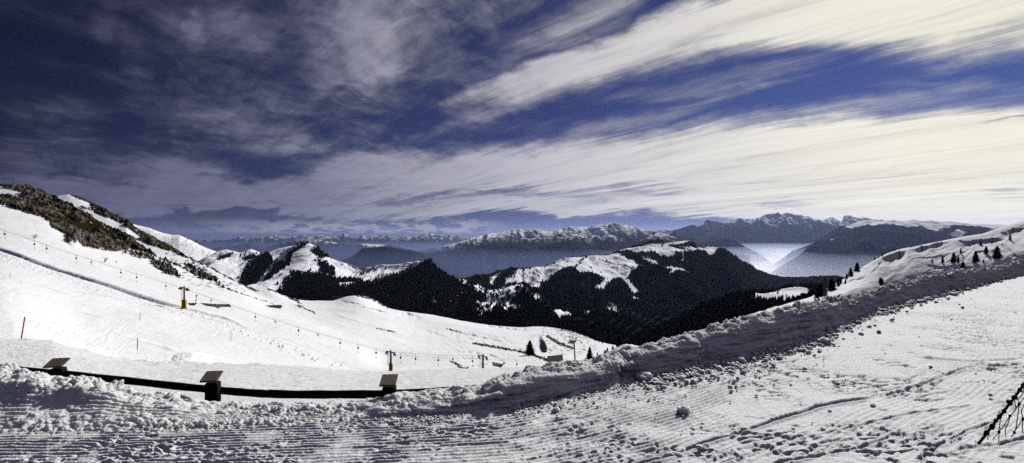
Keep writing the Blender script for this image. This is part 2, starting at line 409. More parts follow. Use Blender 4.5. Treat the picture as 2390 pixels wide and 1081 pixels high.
# vertical break in the wall where one plough load ends, and a few others
for c, w, a in ((1462, 14, -.16), (1640, 12, -.05), (2215, 10, -.12), (1120, 30, -.05), (1870, 12, -.06), (2050, 14, -.07)):
    disp += a*np.exp(-((pxg-c-6*b2*3)/w)**2)*sm(.4, 1.2, rt)*sm(5.8, 4.6, rt)
V = V+Nn*disp[..., None]
grid_mesh('snow_bank', V[..., 0], V[..., 1], V[..., 2], M_bank)['kind'] = 'structure'

# ---- individual clods and crumbs of snow
def ico_rand(r, seed, sub=2, squash=.75, rough=.28):
    import bmesh
    bm = bmesh.new(); bmesh.ops.create_icosphere(bm, subdivisions=sub, radius=1.)
    v = np.array([q.co[:] for q in bm.verts]); f = np.array([[q.index for q in fc.verts] for fc in bm.faces]); bm.free()
    n = perlin3(v[:, 0]*1.3+seed*3.7, v[:, 1]*1.3, v[:, 2]*1.3, 5)*rough*1.6+perlin3(v[:, 0]*3.3+seed, v[:, 1]*3.3, v[:, 2]*3.3, 6)*rough
    v = v*(1+n)[:, None]; v[:, 2] *= squash
    return v*r, f
clods = [(1596, 966, 15, 'cone shaped snow lump with a dark shadow on the combed track'), (1502, 890, 20, 'large angular snow block fallen below the gap in the bank'),
         (1925, 805, 13, 'round snowball lying alone on the track below the right end of the debris'), (1728, 848, 11, 'right one of two snow lumps touching the foot of the bank'),
         (1711, 847, 9, 'left one of two snow lumps touching the foot of the bank'), (1893, 783, 12, 'left snow lump of the trio near the bank foot shadow'), (1912, 787, 9, 'small middle snow lump of the trio near the bank foot shadow'),
         (1936, 779, 11, 'right snow lump of the trio near the bank foot shadow'), (2010, 783, 6, 'small snowball out on the track right of the trio'), (2251, 672, 9, 'dark snow lump near the far end of the track'),
         (2262, 674, 7, 'smaller snow lump beside the dark one near the far end of the track'), (2038, 949, 6, 'small upright snow lump above the long ski groove'), (1920, 1004, 6, 'tiny snow lump right of the long ski groove at the bottom'),
         (1870, 1018, 5, 'tiniest snow crumb at the bottom right of the groove'), (1297, 962, 9, 'snow lump among corduroy lines under the dark bank face'), (1590, 888, 9, 'snow lump at the bank foot right of the fallen block'),
         (1864, 806, 8, 'flat snow lump in the crumb strip beside the bank shadow')]
for k, (px, py, s, lab) in enumerate(clods):
    D = F*EYE/(py-HY); r = s*D/F
    v, f = ico_rand(r, k, 3, .8 if k != 1 else .7)
    o = raw_mesh('snow_clod', v, f, M_chunk, True); p = at(px, py, D); o.location = (p[0], p[1], r*.42)
    tag(o, lab, 'snow lump', 'snow lumps fallen from the bank')
CV = []; CF = []; nb = 0
protos = [ico_rand(1., 50+i, 1) for i in range(8)]
for i in range(3600):
    t = rng.random(); px = rng.uniform(-200, 2500) if i < 500 else rng.normal([1000, 1250, 1420, 1560, 1640, 1735, 1900, 1950, 2060, 2150, 2250][i % 11], 45)
    d0 = float(base_d(px)); off = min(rng.exponential(.13 if px < 1500 else .25 if px < 1700 else .4), 2.2); D = d0-.03-off
    if rng.random() < .03: D = rng.uniform(4.5, d0)
    r = (.007+.018*rng.random()**3)*(1+.9*(px > 1500))*(D/7)**.6*(.7 if px < 1200 else 1)
    v, f = protos[i % 8]; a = rng.uniform(0, 6.28); c, s = math.cos(a), math.sin(a)
    R = np.array([[c, -s, 0], [s, c, 0], [0, 0, 1]]); X = (px-CX)/F*D
    CV.append(v@R.T*r+[X, D, r*.5+.012]); CF.append(f+nb); nb += len(v)
tag(raw_mesh('snow_crumbs', np.concatenate(CV), np.concatenate(CF), M_chunk, True), 'scattered white snow crumbs along the foot of the bank', 'snow crumbs', kind='stuff')

# ================================================================== LEFT SKI SLOPE
EDGE = [(-700, 755), (-300, 765), (0, 790), (120, 800), (200, 820), (300, 842), (430, 850), (560, 851), (700, 856), (850, 868), (1000, 863), (1250, 858), (1400, 860), (1700, 880)]
eg = lambda dy, Dm, add=0: [(p, y+dy, float(np.interp(p, *Dm))) for p, y in EDGE]
def stn(pts): return pts
ED = ([-700, 0, 300, 850, 1250, 1700], [40, 33, 29, 28, 30, 34])
CD = ([-700, 0, 200, 430, 640, 830, 1000, 1250, 1436, 1700], [80, 72, 74, 85, 110, 130, 140, 150, 150, 150])
st = [
 [(-700, 1010, 7.6), (0, 1000, 7.4), (500, 1010, 7.0), (900, 1015, 7.0), (1300, 990, 7.6), (1700, 940, 9.5)],
 [(-700, 880, 15), (0, 905, 15), (500, 925, 15), (900, 935, 15), (1300, 925, 15), (1700, 930, 16)],
 eg(0, ED), eg(16, (ED[0], [v+10 for v in ED[1]])), eg(2, CD),
 [(-700, 660, 100), (0, 735, 92), (200, 770, 105), (430, 790, 118), (640, 800, 140), (830, 820, 160), (912, 838, 175), (1000, 838, 178), (1250, 838, 185), (1436, 850, 180), (1700, 900, 170)],
 [(-700, 540, 180), (0, 625, 165), (200, 665, 170), (430, 716, 175), (640, 755, 180), (830, 785, 200), (1000, 808, 215), (1250, 818, 225), (1436, 835, 220), (1700, 900, 200)],
 [(-700, 430, 260), (0, 530, 240), (200, 590, 235), (300, 620, 240), (430, 655, 245), (560, 692, 240), (640, 722, 235), (740, 735, 250), (830, 728, 270), (1000, 765, 280), (1250, 790, 280), (1436, 822, 260), (1700, 905, 240)],
 [(-700, 380, 330), (0, 470, 300), (100, 495, 300), (200, 545, 300), (300, 580, 300), (430, 625, 300), (500, 652, 290), (578, 682, 280), (640, 704, 275), (700, 712, 280), (780, 708, 300), (830, 696, 310), (900, 724, 320), (1000, 742, 320), (1125, 764, 320), (1250, 774, 320), (1350, 792, 310), (1436, 812, 290), (1500, 835, 270), (1700, 910, 260)],
 [(-700, 340, 400), (-150, 412, 375), (0, 434, 360), (36, 435, 360), (75, 441, 358), (125, 458, 356), (160, 455, 356), (180, 459, 355), (211, 474, 352), (244, 489, 350), (278, 508, 348), (294, 511, 347), (305, 523, 346), (361, 556, 340), (400, 577, 336), (433, 597, 330), (483, 620, 322), (539, 650, 312), (560, 660, 308), (578, 669, 305), (600, 671, 303), (628, 673, 302), (650, 683, 302), (678, 694, 305), (700, 700, 310), (740, 702, 325), (772, 702, 330), (790, 698, 335), (811, 692, 340), (833, 690, 345), (850, 692, 348), (872, 700, 350), (914, 721, 355), (928, 724, 357), (1000, 734, 360), (1125, 757, 360), (1180, 762, 360), (1222, 765, 360), (1250, 763, 360), (1305, 768, 352), (1361, 783, 340), (1411, 803, 325), (1436, 807, 315), (1480, 830, 300), (1520, 860, 290), (1700, 915, 280)],
 [(-700, 420, 470), (0, 500, 440), (433, 660, 400), (640, 760, 380), (830, 800, 430), (1250, 900, 430), (1700, 1100, 330)],
 [(-700, 560, 640), (0, 640, 600), (430, 760, 560), (830, 950, 560), (1250, 1050, 560), (1700, 1300, 400)],
]
spx = np.linspace(-420, 1640, 1150)
X, Y, Z, T = loft(spx, st, [22, 60, 10, 14, 60, 90, 90, 100, 70, 14, 8])
px, py = proj(X, Y, Z)
W1 = fbm(px*.045, py*.06, 4, 30)*9; W2 = fbm(px*.18, py*.22, 3, 31)*4
wx, wy = px+W1*.6+W2, py+W1*.5+W2
front = sm(9.6, 9.2, T)*sm(3.4, 3.9, T)
R1 = [(-600, 320), (-150, 405), (0, 428), (36, 430), (75, 435), (125, 456), (172, 481), (211, 503), (250, 525), (305, 551), (333, 572), (361, 592), (380, 606), (344, 590), (305, 581), (289, 586), (266, 590), (203, 579), (158, 570), (155, 551), (122, 533), (103, 508), (55, 495), (14, 481), (-150, 450), (-600, 380)]
R1h = [(-40, 441), (17, 440), (55, 450), (44, 458), (0, 454), (-40, 450)]
R2 = [(154, 448), (178, 450), (211, 466), (244, 480), (294, 503), (361, 548), (400, 570), (440, 594), (437, 601), (416, 596), (375, 579), (341, 567), (322, 556), (328, 551), (305, 537), (278, 520), (236, 504), (205, 488), (172, 484), (190, 482), (212, 484), (208, 474), (180, 463)]
R3 = [(350, 607), (400, 613), (416, 640), (428, 654), (388, 643), (356, 620)]
R4 = [(430, 612), (472, 628), (508, 652), (510, 667), (455, 641)]
R5 = [(305, 582), (345, 592), (372, 612), (330, 604), (290, 592)]
bare = np.full(px.shape, -99.)
for P, k in ((R1, 0), (R2, 0)): bare = np.maximum(bare, poly_sd(wx, wy, P)-k)
hole = poly_sd(wx, wy, R1h); bare = np.minimum(bare, -hole)
spk = fbm((px+py*.9)*.10, (py-px*.55)*.32, 4, 35)*13
for P in (R3, R4, R5): bare = np.maximum(bare, np.minimum(poly_sd(wx, wy, P), 3)+spk-1.6)
# snow pockets inside the rock
bare = bare-np.where(bare > 0, sm(.22, .42, fbm((px+py*.8)*.05, (py-px*.55)*.16, 4, 44))*14, 0)
for pts, w in (([(380, 604), (433, 626), (475, 655)], 2.2), ([(433, 597), (483, 619), (539, 649), (578, 668), (600, 680)], 3.0), ([(628, 672), (655, 684), (678, 694), (698, 705)], 3.), ([(694, 713), (736, 731)], 1.8),
               ([(833, 690), (872, 699), (905, 718)], 2.6), ([(1105, 799), (1130, 803), (1167, 811), (1205, 819), (1250, 836), (1282, 846)], 3.2), ([(1278, 787), (1305, 800), (1338, 812)], 3.4),
               ([(1052, 846), (1070, 855), (1093, 865)], 2.6), ([(1310, 770), (1360, 783), (1411, 803)], 1.6), ([(520, 672), (570, 690), (660, 716)], .9), ([(1040, 862), (1160, 850), (1190, 860)], .3),
               ([(840, 716), (870, 722), (905, 730)], .7), ([(880, 767), (925, 775)], 1.2)):
    d_, s_, t_ = line_d(px, py, pts); bare = np.maximum(bare, (w-d_)+spk*.35-.6)
for P in ([(470, 709), (536, 711), (538, 714), (515, 716), (510, 719), (503, 716), (483, 714)], [(441, 709), (460, 709), (452, 713), (443, 712)], [(620, 712), (657, 713), (656, 719), (631, 716)], [(1150, 848), (1175, 852), (1170, 858), (1152, 855)], [(1330, 795), (1345, 797), (1340, 803), (1328, 800)]):
    bare = np.maximum(bare, poly_sd(px+W2*.3, py+W2*.2, P)+.6)
bare = np.where(front > .3, bare, -9)
# sparse stones poking out near the rocks
sp = worley(X*.25, Y*.12, 3)[0]; nearrock = sm(300, 600, px)*sm(720, 600, py)+sm(1230, 1330, px)*sm(1420, 1350, px)*sm(840, 800, py)
bare = np.maximum(bare, (.16-sp)*14*nearrock-.1+(nearrock < .2)*-3)
snow = sm(.6, -.6, bare)
# relief
cr = 1-np.exp(-np.maximum(9-T, 0)*2.2)*(T < 9)
rel = sm(3.6, 4.6, T)
tr_ = sm(.80, .97, ridged((px*.42+py)*.05+fbm(px*.006, py*.01, 2, 3)*1.5, (px-py)*.003, 2, 191))+.7*sm(.84, .97, ridged((px*.2+py)*.035+fbm(px*.008, py*.01, 2, 4)*1.5, (px-py)*.004, 2, 192))
Z = Z-rel*.06*tr_*sm(9, 8.6, T)*sm(3.8, 4.4, T)
Z = Z+rel*(1.3*fbm(X*.018, Y*.014, 3, 70)*np.minimum(cr+.1, 1)+.30*fbm(X*.10, Y*.07, 4, 71)+.08*fbm(X*.5, Y*.35, 2, 72))
rk = sm(-1, 3, bare)*sm(9.8, 9.0, T)
w1, id1 = worley(X*.22+fbm(X*.3, Y*.3, 2, 1), Y*.16, 5); w2, id2 = worley(X*.75, Y*.55, 6); w3, id3 = worley(X*1.6, Y*1.1, 16)
big = rk*sm(620, 500, px)*(py < 700)
topf = np.where(T > 8.8, .45, 1.)
Z = Z+big*topf*(3.2*(.55-w1)*(id1 > .35)+1.1*(.5-w2)*(id2 > .3)+.45*(.5-w3)+1.4*ridged(X*.07, Y*.07, 3, 77))
rockm = rk*np.clip(((id1 > .62)*(w1 < .45)+(id2 > .66)*(w2 < .5)+(id3 > .8)*(w3 < .42)), 0, 1)*sm(-.35, .2, fbm(X*.04, Y*.04, 3, 80)+.1)
crag = np.maximum(0, 1-np.hypot((px-178)/24, (py-562)/17)); Z += crag*3.2*(1+.5*fbm(X*.5, Y*.5, 3, 81)); rockm = np.maximum(rockm, (crag > .15)*(w2 < .6))
# track cut running down the slope, its spoil, churned snow bands and combed piste edge
cut = [(-60, 566), (0, 580), (100, 612), (200, 645), (300, 678), (360, 698), (430, 720), (520, 745), (600, 775)]
Z += -1.0*scarp(px, py, [(p, y+3) for p, y in cut], 2.6, 2.4)*sm(430, 360, px)+.55*scarp(px, py, cut, 7, 1.8)
d_, s_, t_ = line_d(px, py, [(-60, 582), (0, 597), (100, 630), (200, 664), (300, 697), (400, 725), (470, 745), (600, 785), (700, 815), (850, 855)])
band = np.exp(-(d_/np.interp(px, [0, 300, 450, 850], [9, 8, 6, 4]))**4)*np.interp(px, [0, 380, 500, 850], [1, 1, .6, .35])
Z += band*(.42*np.abs(fbm(X*.9, Y*.5, 3, 90))+.25*(.5-worley(X*.9, Y*.45, 8)[0]))
d_, s_, t_ = line_d(px, py, [(70, 748), (130, 772), (210, 800), (300, 828), (370, 842), (450, 838), (480, 843)])
band = np.exp(-(d_/13)**4)
Z += band*(.16*np.abs(fbm(X*1.6, Y*1.1, 3, 91))+.14*(.5-worley(X*1.7, Y*1.0, 9)[0]))
m_ = np.maximum(0, 1-np.hypot((px-445)/45, (py-838)/16)); Z += m_**.7*.9*(T > 3)*(.8+.4*fbm(X, Y, 3, 7))
for pts, a, wu, wd in (([(250, 775), (330, 800), (420, 822)], .14, 3, 1.6), ([(0, 690), (80, 705), (180, 730), (260, 752)], .14, 5, 2), ([(40, 655), (100, 665), (170, 690)], .2, 3, 1.6), ([(700, 790), (800, 815), (880, 838)], .12, 3, 1.5),
                   ([(455, 665), (600, 700), (700, 728), (800, 760), (880, 775)], .12, 3, 1.5), ([(600, 735), (780, 770), (930, 800), (1000, 830)], .12, 4, 1.5), ([(770, 728), (870, 760), (960, 785)], .28, 4, 1.8),
                   ([(905, 727), (930, 727), (960, 731), (990, 740)], 1.9, 12, 3.2), ([(1000, 760), (1060, 772), (1130, 785), (1200, 800)], 1.6, 14, 3.6), ([(1120, 758), (1170, 762), (1215, 768), (1245, 767)], 1.7, 10, 4.),
                   ([(1245, 765), (1290, 768), (1330, 778), (1370, 792), (1400, 806)], 1.3, 8, 3.5), ([(1040, 822), (1110, 825), (1160, 835), (1200, 858)], .8, 8, 2.5), ([(1060, 838), (1120, 838), (1150, 842)], .5, 6, 2.),
                   ([(985, 765), (1010, 772), (1050, 785)], .7, 10, 3), ([(790, 700), (815, 703), (850, 713)], 1.2, 8, 4), ([(740, 716), (790, 722), (840, 728)], .25, 5, 2)):
    Z += (a*scarp(px, py, pts, wu, wd) if a < .45 else -a*.5*scoop(px, py, pts, wu*1.2))*sm(9.3, 8.6, T)
scp = np.maximum(0, 1-np.hypot((px-1262-(py-803)*.35)/13, (py-805)/20)); Z += -3.4*sm(0, .55, scp)*(T > 5)*(T < 9)+1.2*np.exp(-(np.hypot((px-1262)/22, (py-786)/7))**2)*(T > 5)*(T < 9)
sp2 = worley(X*.45, Y*.25, 12)[0]; d_, s_, t_ = line_d(px, py, [(430, 725), (560, 776), (640, 806), (700, 828), (800, 855)])
Z += .55*sm(.20, .05, sp2)*np.exp(-(d_/7)**2)*(T > 3.8)
# fluting of the bowl and faint ski tracks
fl = ridged((px-py*1.4)*.09, py*.02, 3, 95); Z += .22*fl*sm(1000, 1080, px)*sm(870, 820, py)*sm(770, 790, py)
fl = ridged((px*.35+py*1.2)*.06, (px-py*.3)*.006, 3, 96); Z += .035*fl*rel*sm(9, 8.4, T)
# lower piste: gently combed with drifts
lo = sm(2.3, 1.9, T)
Z += lo*(.06*fbm(X*.3, Y*.15, 3, 97)+.03*ridged(X*.35+Y*.1, Y*1.3-X*.12, 4, 98)+.05*np.maximum(0, fbm(X*2.6, Y*1.6, 4, 99)))
Z += .22*np.exp(-((T-2)/.12)**2)*np.maximum(0, fbm(X*.9, Y*.6, 3, 100)+.15)*sm(900, 500, px)
slope = grid_mesh('ski_slope', X, Y, Z, M_slope, {'snow': snow, 'rock': rockm, 'painted_shade': sm(2.15, 1.9, T+.06*fbm(X*.7, Y*.5, 3, 66))}); slope['kind'] = 'structure'  # last mask paints the lower piste's shade into its snow colour
SL = (X, Y, Z, T, 3.7, 9.1)

# ================================================================== RIGHT HILLSIDE
st = [
 [(1380, 862, 9.8), (1500, 845, 10.5), (1750, 800, 12.2), (2000, 748, 16), (2200, 705, 22), (2390, 672, 32), (2800, 640, 42)],
 [(1380, 905, 40), (1500, 895, 40), (1750, 812, 45), (2000, 742, 60), (2200, 700, 80), (2390, 662, 90), (2800, 600, 100)],
 [(1380, 900, 90), (1500, 862, 90), (1650, 802, 95), (1750, 764, 100), (1850, 728, 108), (2000, 698, 150), (2100, 680, 215), (2200, 659, 258), (2300, 644, 275), (2390, 630, 285), (2800, 540, 290)],
 [(1380, 905, 100), (1500, 850, 105), (1650, 785, 110), (1750, 748, 116), (1850, 718, 124), (1940, 692, 136), (2000, 676, 162), (2100, 646, 232), (2200, 622, 280), (2300, 606, 300), (2390, 584, 312), (2800, 500, 318)],
 [(1380, 900, 110), (1500, 840, 118), (1650, 776, 125), (1750, 741, 130), (1850, 708, 140), (1900, 694, 148), (1940, 677, 158), (1980, 657, 178), (2030, 629, 210), (2090, 604, 256), (2150, 592, 290), (2200, 584, 312), (2300, 566, 338), (2390, 545, 350), (2800, 455, 355)],
 [(1380, 895, 125), (1500, 830, 135), (1560, 800, 138), (1650, 768, 142), (1750, 735, 150), (1800, 721, 155), (1850, 705, 160), (1882, 698, 165), (1905, 686, 170), (1940, 668, 180), (1975, 648, 195), (2010, 626, 215), (2040, 608, 235), (2070, 592, 260), (2100, 582, 290), (2150, 572, 320), (2200, 562, 345), (2250, 552, 360), (2290, 546, 370), (2320, 536, 378), (2350, 526, 385), (2390, 514, 390), (2500, 482, 395), (2800, 405, 400)],
 [(1380, 940, 170), (1650, 830, 200), (1850, 770, 230), (2000, 700, 290), (2200, 620, 430), (2390, 560, 480), (2800, 440, 480)],
 [(1380, 1200, 260), (1850, 950, 330), (2200, 740, 560), (2800, 600, 650)],
]
ft = np.array(st[2], float)
for k_ in (3, 4, 5):
    st[k_] = [(p, y, D+(np.interp(p, ft[:, 0], ft[:, 2])-D)*.16*float(sm(1980, 2150, p))) for p, y, D in st[k_]]
hpx = np.linspace(1400, 2760, 900)
X, Y, Z, T = loft(hpx, st, [14, 30, 90, 110, 80, 16, 6])
px, py = proj(X, Y, Z)
rel = sm(1.6, 2.4, T); cr = np.minimum(1, np.abs(T-5)*1.6+.06)
Z += rel*(1.0*fbm(X*.022, Y*.017, 3, 110)*cr+.22*fbm(X*.1, Y*.06, 3, 111)*cr+.06*fbm(X*.5, Y*.3, 3, 112))
Z += rel*cr*.5*ridged((px*.5+py)*.035+fbm(px*.01, py*.01, 2, 5), (px-py)*.012, 3, 113)
diag = ridged((px-py*1.0)*.16+fbm(px*.02, py*.02, 2, 8)*.8, (px+py)*.008, 2, 114)
Z += .24*diag*sm(2020, 2060, px)*sm(2190, 2130, px)*sm(600, 625, py)
for pts, a, wu, wd in (([(2054, 607), (2066, 598), (2093, 587), (2118, 583)], 4.2, 12, 9), ([(2121, 583), (2162, 573), (2190, 567), (2219, 563)], 2.6, 9, 5), ([(2228, 562), (2262, 562), (2300, 556), (2325, 556), (2350, 560)], 3.0, 12, 5),
                   ([(2150, 612), (2200, 622), (2250, 615)], .8, 14, 8), ([(2100, 640), (2150, 652), (2200, 640), (2240, 628)], .8, 12, 8), ([(2330, 545), (2360, 535), (2395, 532)], 2., 9, 5), ([(2030, 640), (2060, 610)], .6, 7, 4),
                   ([(2260, 590), (2310, 580), (2360, 585)], .7, 10, 6), ([(2130, 600), (2180, 596), (2230, 590)], .6, 12, 6), ([(2340, 560), (2365, 590), (2380, 605)], 1.2, 12, 6), ([(1940, 672), (1990, 655), (2030, 640)], .5, 6, 4)):
    Z += -a*1.15*scoop(px, py, pts, wu*1.1, 2.)*sm(5.0, 4.9, T)
# looping ski tracks
for pts in ([(2210, 612), (2235, 600), (2255, 585), (2262, 578), (2270, 586), (2255, 602), (2225, 622)], [(2150, 640), (2180, 632), (2215, 628), (2245, 618)], [(2300, 600), (2320, 585), (2345, 575)], [(2180, 588), (2195, 596), (2205, 610)]):
    d_, s_, t_ = line_d(px, py, pts); Z += -.30*np.exp(-(d_/1.2)**2)*rel
bare = np.full(px.shape, -9.); s2 = fbm(px*.15, py*.3, 3, 120)*8
for P in ([(1935, 694), (1948, 688), (1963, 686), (1960, 692), (1950, 697), (1938, 700)],): bare = np.maximum(bare, poly_sd(px, py, P)+s2*.4)
for pts, w in (([(2290, 546), (2320, 536), (2340, 529)], .6), ([(2120, 578), (2150, 572)], .8), ([(1975, 648), (2010, 626)], .4)):
    d_, s_, t_ = line_d(px, py, pts); bare = np.maximum(bare, w-d_+s2*.25)
hill = grid_mesh('snow_hillside', X, Y, Z, M_hill, {'snow': sm(.6, -.6, bare)}); hill['kind'] = 'structure'
HL = (X, Y, Z, T, 1.2, 4.99)

def on(surf, px0, py0):
    X, Y, Z, T, a, b = surf
    q, r = proj(X, Y, Z); ok = (T >= a) & (T <= b)
    d = np.where(ok, (q-px0)**2+(r-py0)**2, 1e12); i = int(np.argmin(d))
    return np.array([X.flat[i], Y.flat[i], Z.flat[i]])

# ================================================================== RIDGES
def ridge(name, crest, stations, rows, pxr, ncol, mat, snowf, gully, seed, jit=1.2, back=2.2, shape=None, rock=False):
    """crest: (px,py,D) line. stations in front (near->far). Behind the crest the land falls away again."""
    bk = [(p, y+60+0*p, D*1.22) for p, y, D in crest]; bk2 = [(p, y+220, D*1.6) for p, y, D in crest]
    pxs = np.linspace(pxr[0], pxr[1], ncol)
    X, Y, Z, T = loft(pxs, stations+[crest, bk, bk2], rows+[10, 4], smooth=False)
    nS = len(stations); px, py = proj(X, Y, Z)
    lam, amp = gully                                         # metres
    away = np.clip((nS-T)/1.0, 0, 1); aw = 1-np.exp(-away*7)
    aw = np.where(T > nS, 0, aw)
    q = X/lam+.6*fbm(X/lam*.6, Y/lam*.4, 3, seed)
    g = ridged(q, Y/lam*.35, 5, seed+3, .55)
    Z = Z+aw*amp*(g-.25)+aw*amp*.9*fbm(X/lam*.55, Y/lam*.4, 3, seed+9)
    Z = Z+np.exp(-((T-nS)/.03)**2)*0+jit*Y/F*fbm(X/Y*60, T*9, 4, seed+5)*np.where(T < nS+.5, 1, 0)
    nx = np.gradient(Z, axis=1)/np.maximum(np.abs(np.gradient(X, axis=1)), 1e-6)
    at_ = {'snow': snowf(px, py, X, Y, Z, T-nS, g, nx)}
    if rock: at_['rock'] = sm(.1, .5, g)
    if shape: Z = shape(px, py, X, Y, Z, T)
    o = grid_mesh(name, X, Y, Z, mat, at_); o['kind'] = 'structure'
    return X, Y, Z, T, at_['snow'], nS

# ---- middle distance, left: snowy double peak with wooded flank
cr = [(420, 640, 2300), (470, 612, 2350), (490, 602, 2350), (505, 591, 2350), (518, 586, 2350), (530, 584, 2350), (545, 587, 2350), (560, 592, 2350), (575, 588, 2350), (585, 585, 2350), (600, 590, 2350), (612, 593, 2350), (640, 586, 2350), (680, 577, 2350), (700, 572, 2350), (715, 569, 2350), (727, 574, 2330), (745, 581, 2300), (755, 590, 2290), (769, 602, 2270), (800, 612, 2240), (838, 626, 2200), (870, 623, 2170), (920, 619, 2120), (975, 612, 2060), (1003, 614, 2000), (1007, 624, 1980), (1025, 636, 1950), (1045, 646, 1930), (1066, 657, 1900), (1075, 668, 1880), (1120, 690, 1850), (1200, 720, 1820)]
f1 = [(420, 700, 1500), (560, 690, 1500), (715, 690, 1450), (850, 705, 1400), (960, 720, 1350), (1070, 745, 1300), (1200, 790, 1250)]
f0 = [(420, 850, 700), (700, 840, 700), (1000, 850, 750), (1200, 880, 800)]
m1 = [(420, 670, 1900), (500, 630, 1950), (560, 640, 1950), (640, 640, 1950), (715, 628, 1950), (780, 645, 1930), (850, 655, 1900), (920, 655, 1800), (1000, 655, 1750), (1070, 690, 1700), (1200, 745, 1600)]
m2 = [(420, 655, 2150), (500, 604, 2200), (560, 605, 2200), (640, 607, 2200), (715, 592, 2200), (780, 618, 2170), (850, 637, 2100), (920, 634, 2020), (1000, 628, 1940), (1070, 672, 1850), (1200, 730, 1750)]
FO = [[(553, 660), (572, 634), (592, 613), (609, 592), (624, 591), (632, 602), (641, 616), (618, 641), (594, 664), (572, 676)],
      [(714, 569), (725, 573), (684, 600), (676, 625), (640, 648), (612, 666), (620, 647), (659, 626), (674, 598)],
      [(744, 581), (727, 591), (727, 599), (750, 611), (771, 600), (755, 586)],
      [(739, 606), (748, 637), (782, 643), (781, 622), (755, 617)],
      [(645, 684), (667, 658), (692, 640), (747, 637), (789, 647), (822, 652), (856, 673), (914, 648), (956, 631), (1000, 618), (1012, 616), (1220, 690), (1220, 900), (600, 900), (640, 700)],
      [(497, 612), (511, 597), (539, 590), (545, 599), (522, 611), (506, 617)], [(560, 603), (596, 596), (588, 611), (566, 610)], [(625, 640), (648, 612), (668, 620), (640, 650)]]
SP = [[(787, 660), (828, 671), (824, 682), (800, 680), (790, 675)]]
def sn6(px, py, X, Y, Z, t, g, nx):
    w = fbm(px*.06, py*.08, 4, 200)*9; w2 = fbm(px*.3, py*.35, 3, 201)*5
    f = np.full(px.shape, -99.)
    for P in FO: f = np.maximum(f, poly_sd(px+w*.7+w2*1.1, py+w*.5+w2*.8, P))
    f = np.minimum(f, 5)
    for P in SP: f = np.minimum(f, -poly_sd(px+w2*.6, py+w2*.4, P)+w2*.3)
    f += w2*1.1+fbm(px*.9, py*.9, 2, 202)*2.5
    f = f-sm(.16, .3, fbm(px*.10, py*.55, 3, 206))*sm(.0, .2, fbm(px*.02, py*.05, 2, 207)+.1)*sm(672, 700, py)*7
    dots = sm(.52, .7, fbm(px*.35, py*.45, 3, 203)+.12*sm(600, 660, py))*8-4
    f = np.maximum(f, dots)
    d_, s_, t_ = line_d(px, py, [(1010, 640), (1060, 665), (1030, 690), (900, 720)]); 
    return sm(1.2, -.8, f)
L6 = ridge('snowy_double_peak', cr, [f0, f1, m1, m2], [14, 40, 80, 70], (400, 1200), 640, M_mid, sn6, (260, 26), 210, .9)

# ---- middle distance, right: long plateau mountain and the meadows in front of it
cr = [(1000, 690, 3400), (1069, 657, 3400), (1100, 650, 3400), (1139, 641, 3400), (1164, 631, 3400), (1200, 629, 3400), (1244, 626, 3400), (1258, 627, 3400), (1289, 617, 3500), (1333, 608, 3600), (1361, 599, 3600), (1400, 598, 3700), (1428, 596, 3800), (1436, 593, 3900), (1456, 581, 4100), (1497, 569, 4200), (1522, 562, 4200), (1539, 560, 4200), (1550, 565, 4150), (1560, 569, 4100), (1578, 565, 4100), (1595, 563, 4100), (1611, 563, 4100), (1619, 569, 4100), (1628, 581, 4100), (1641, 585, 4100), (1658, 580, 4100), (1672, 584, 4100), (1692, 588, 4100), (1700, 595, 4100), (1717, 602, 4150), (1733, 615, 4200), (1745, 619, 4200), (1758, 624, 4250), (1769, 631, 4300), (1800, 641, 4400), (1825, 646, 4500), (1867, 647, 4600), (1908, 648, 4700), (1944, 644, 4800), (1975, 647, 4800), (2050, 655, 4900)]
m2 = [(1000, 700, 2700), (1100, 664, 2800), (1180, 655, 2800), (1250, 645, 2800), (1330, 625, 3000), (1430, 612, 3200), (1500, 592, 3500), (1560, 588, 3500), (1620, 592, 3500), (1690, 606, 3500), (1740, 640, 3700), (1800, 662, 3900), (1900, 668, 4200), (2050, 680, 4300)]
m1 = [(1000, 720, 2200), (1100, 680, 2200), (1180, 678, 2200), (1250, 672, 2300), (1330, 655, 2400), (1430, 645, 2600), (1500, 632, 2800), (1560, 628, 2850), (1620, 630, 2900), (1690, 640, 3000), (1740, 680, 3000), (1800, 700, 3200), (1900, 710, 3400), (2050, 720, 3500)]
m0 = [(1000, 760, 1700), (1100, 715, 1650), (1180, 712, 1600), (1250, 715, 1600), (1330, 715, 1700), (1430, 715, 1900), (1560, 710, 2200), (1700, 730, 2300), (1800, 760, 2400), (2050, 790, 2500)]
f0 = [(1000, 860, 900), (1200, 820, 900), (1330, 820, 900), (1430, 830, 950), (1600, 850, 1200), (1800, 880, 1400), (2050, 900, 1500)]
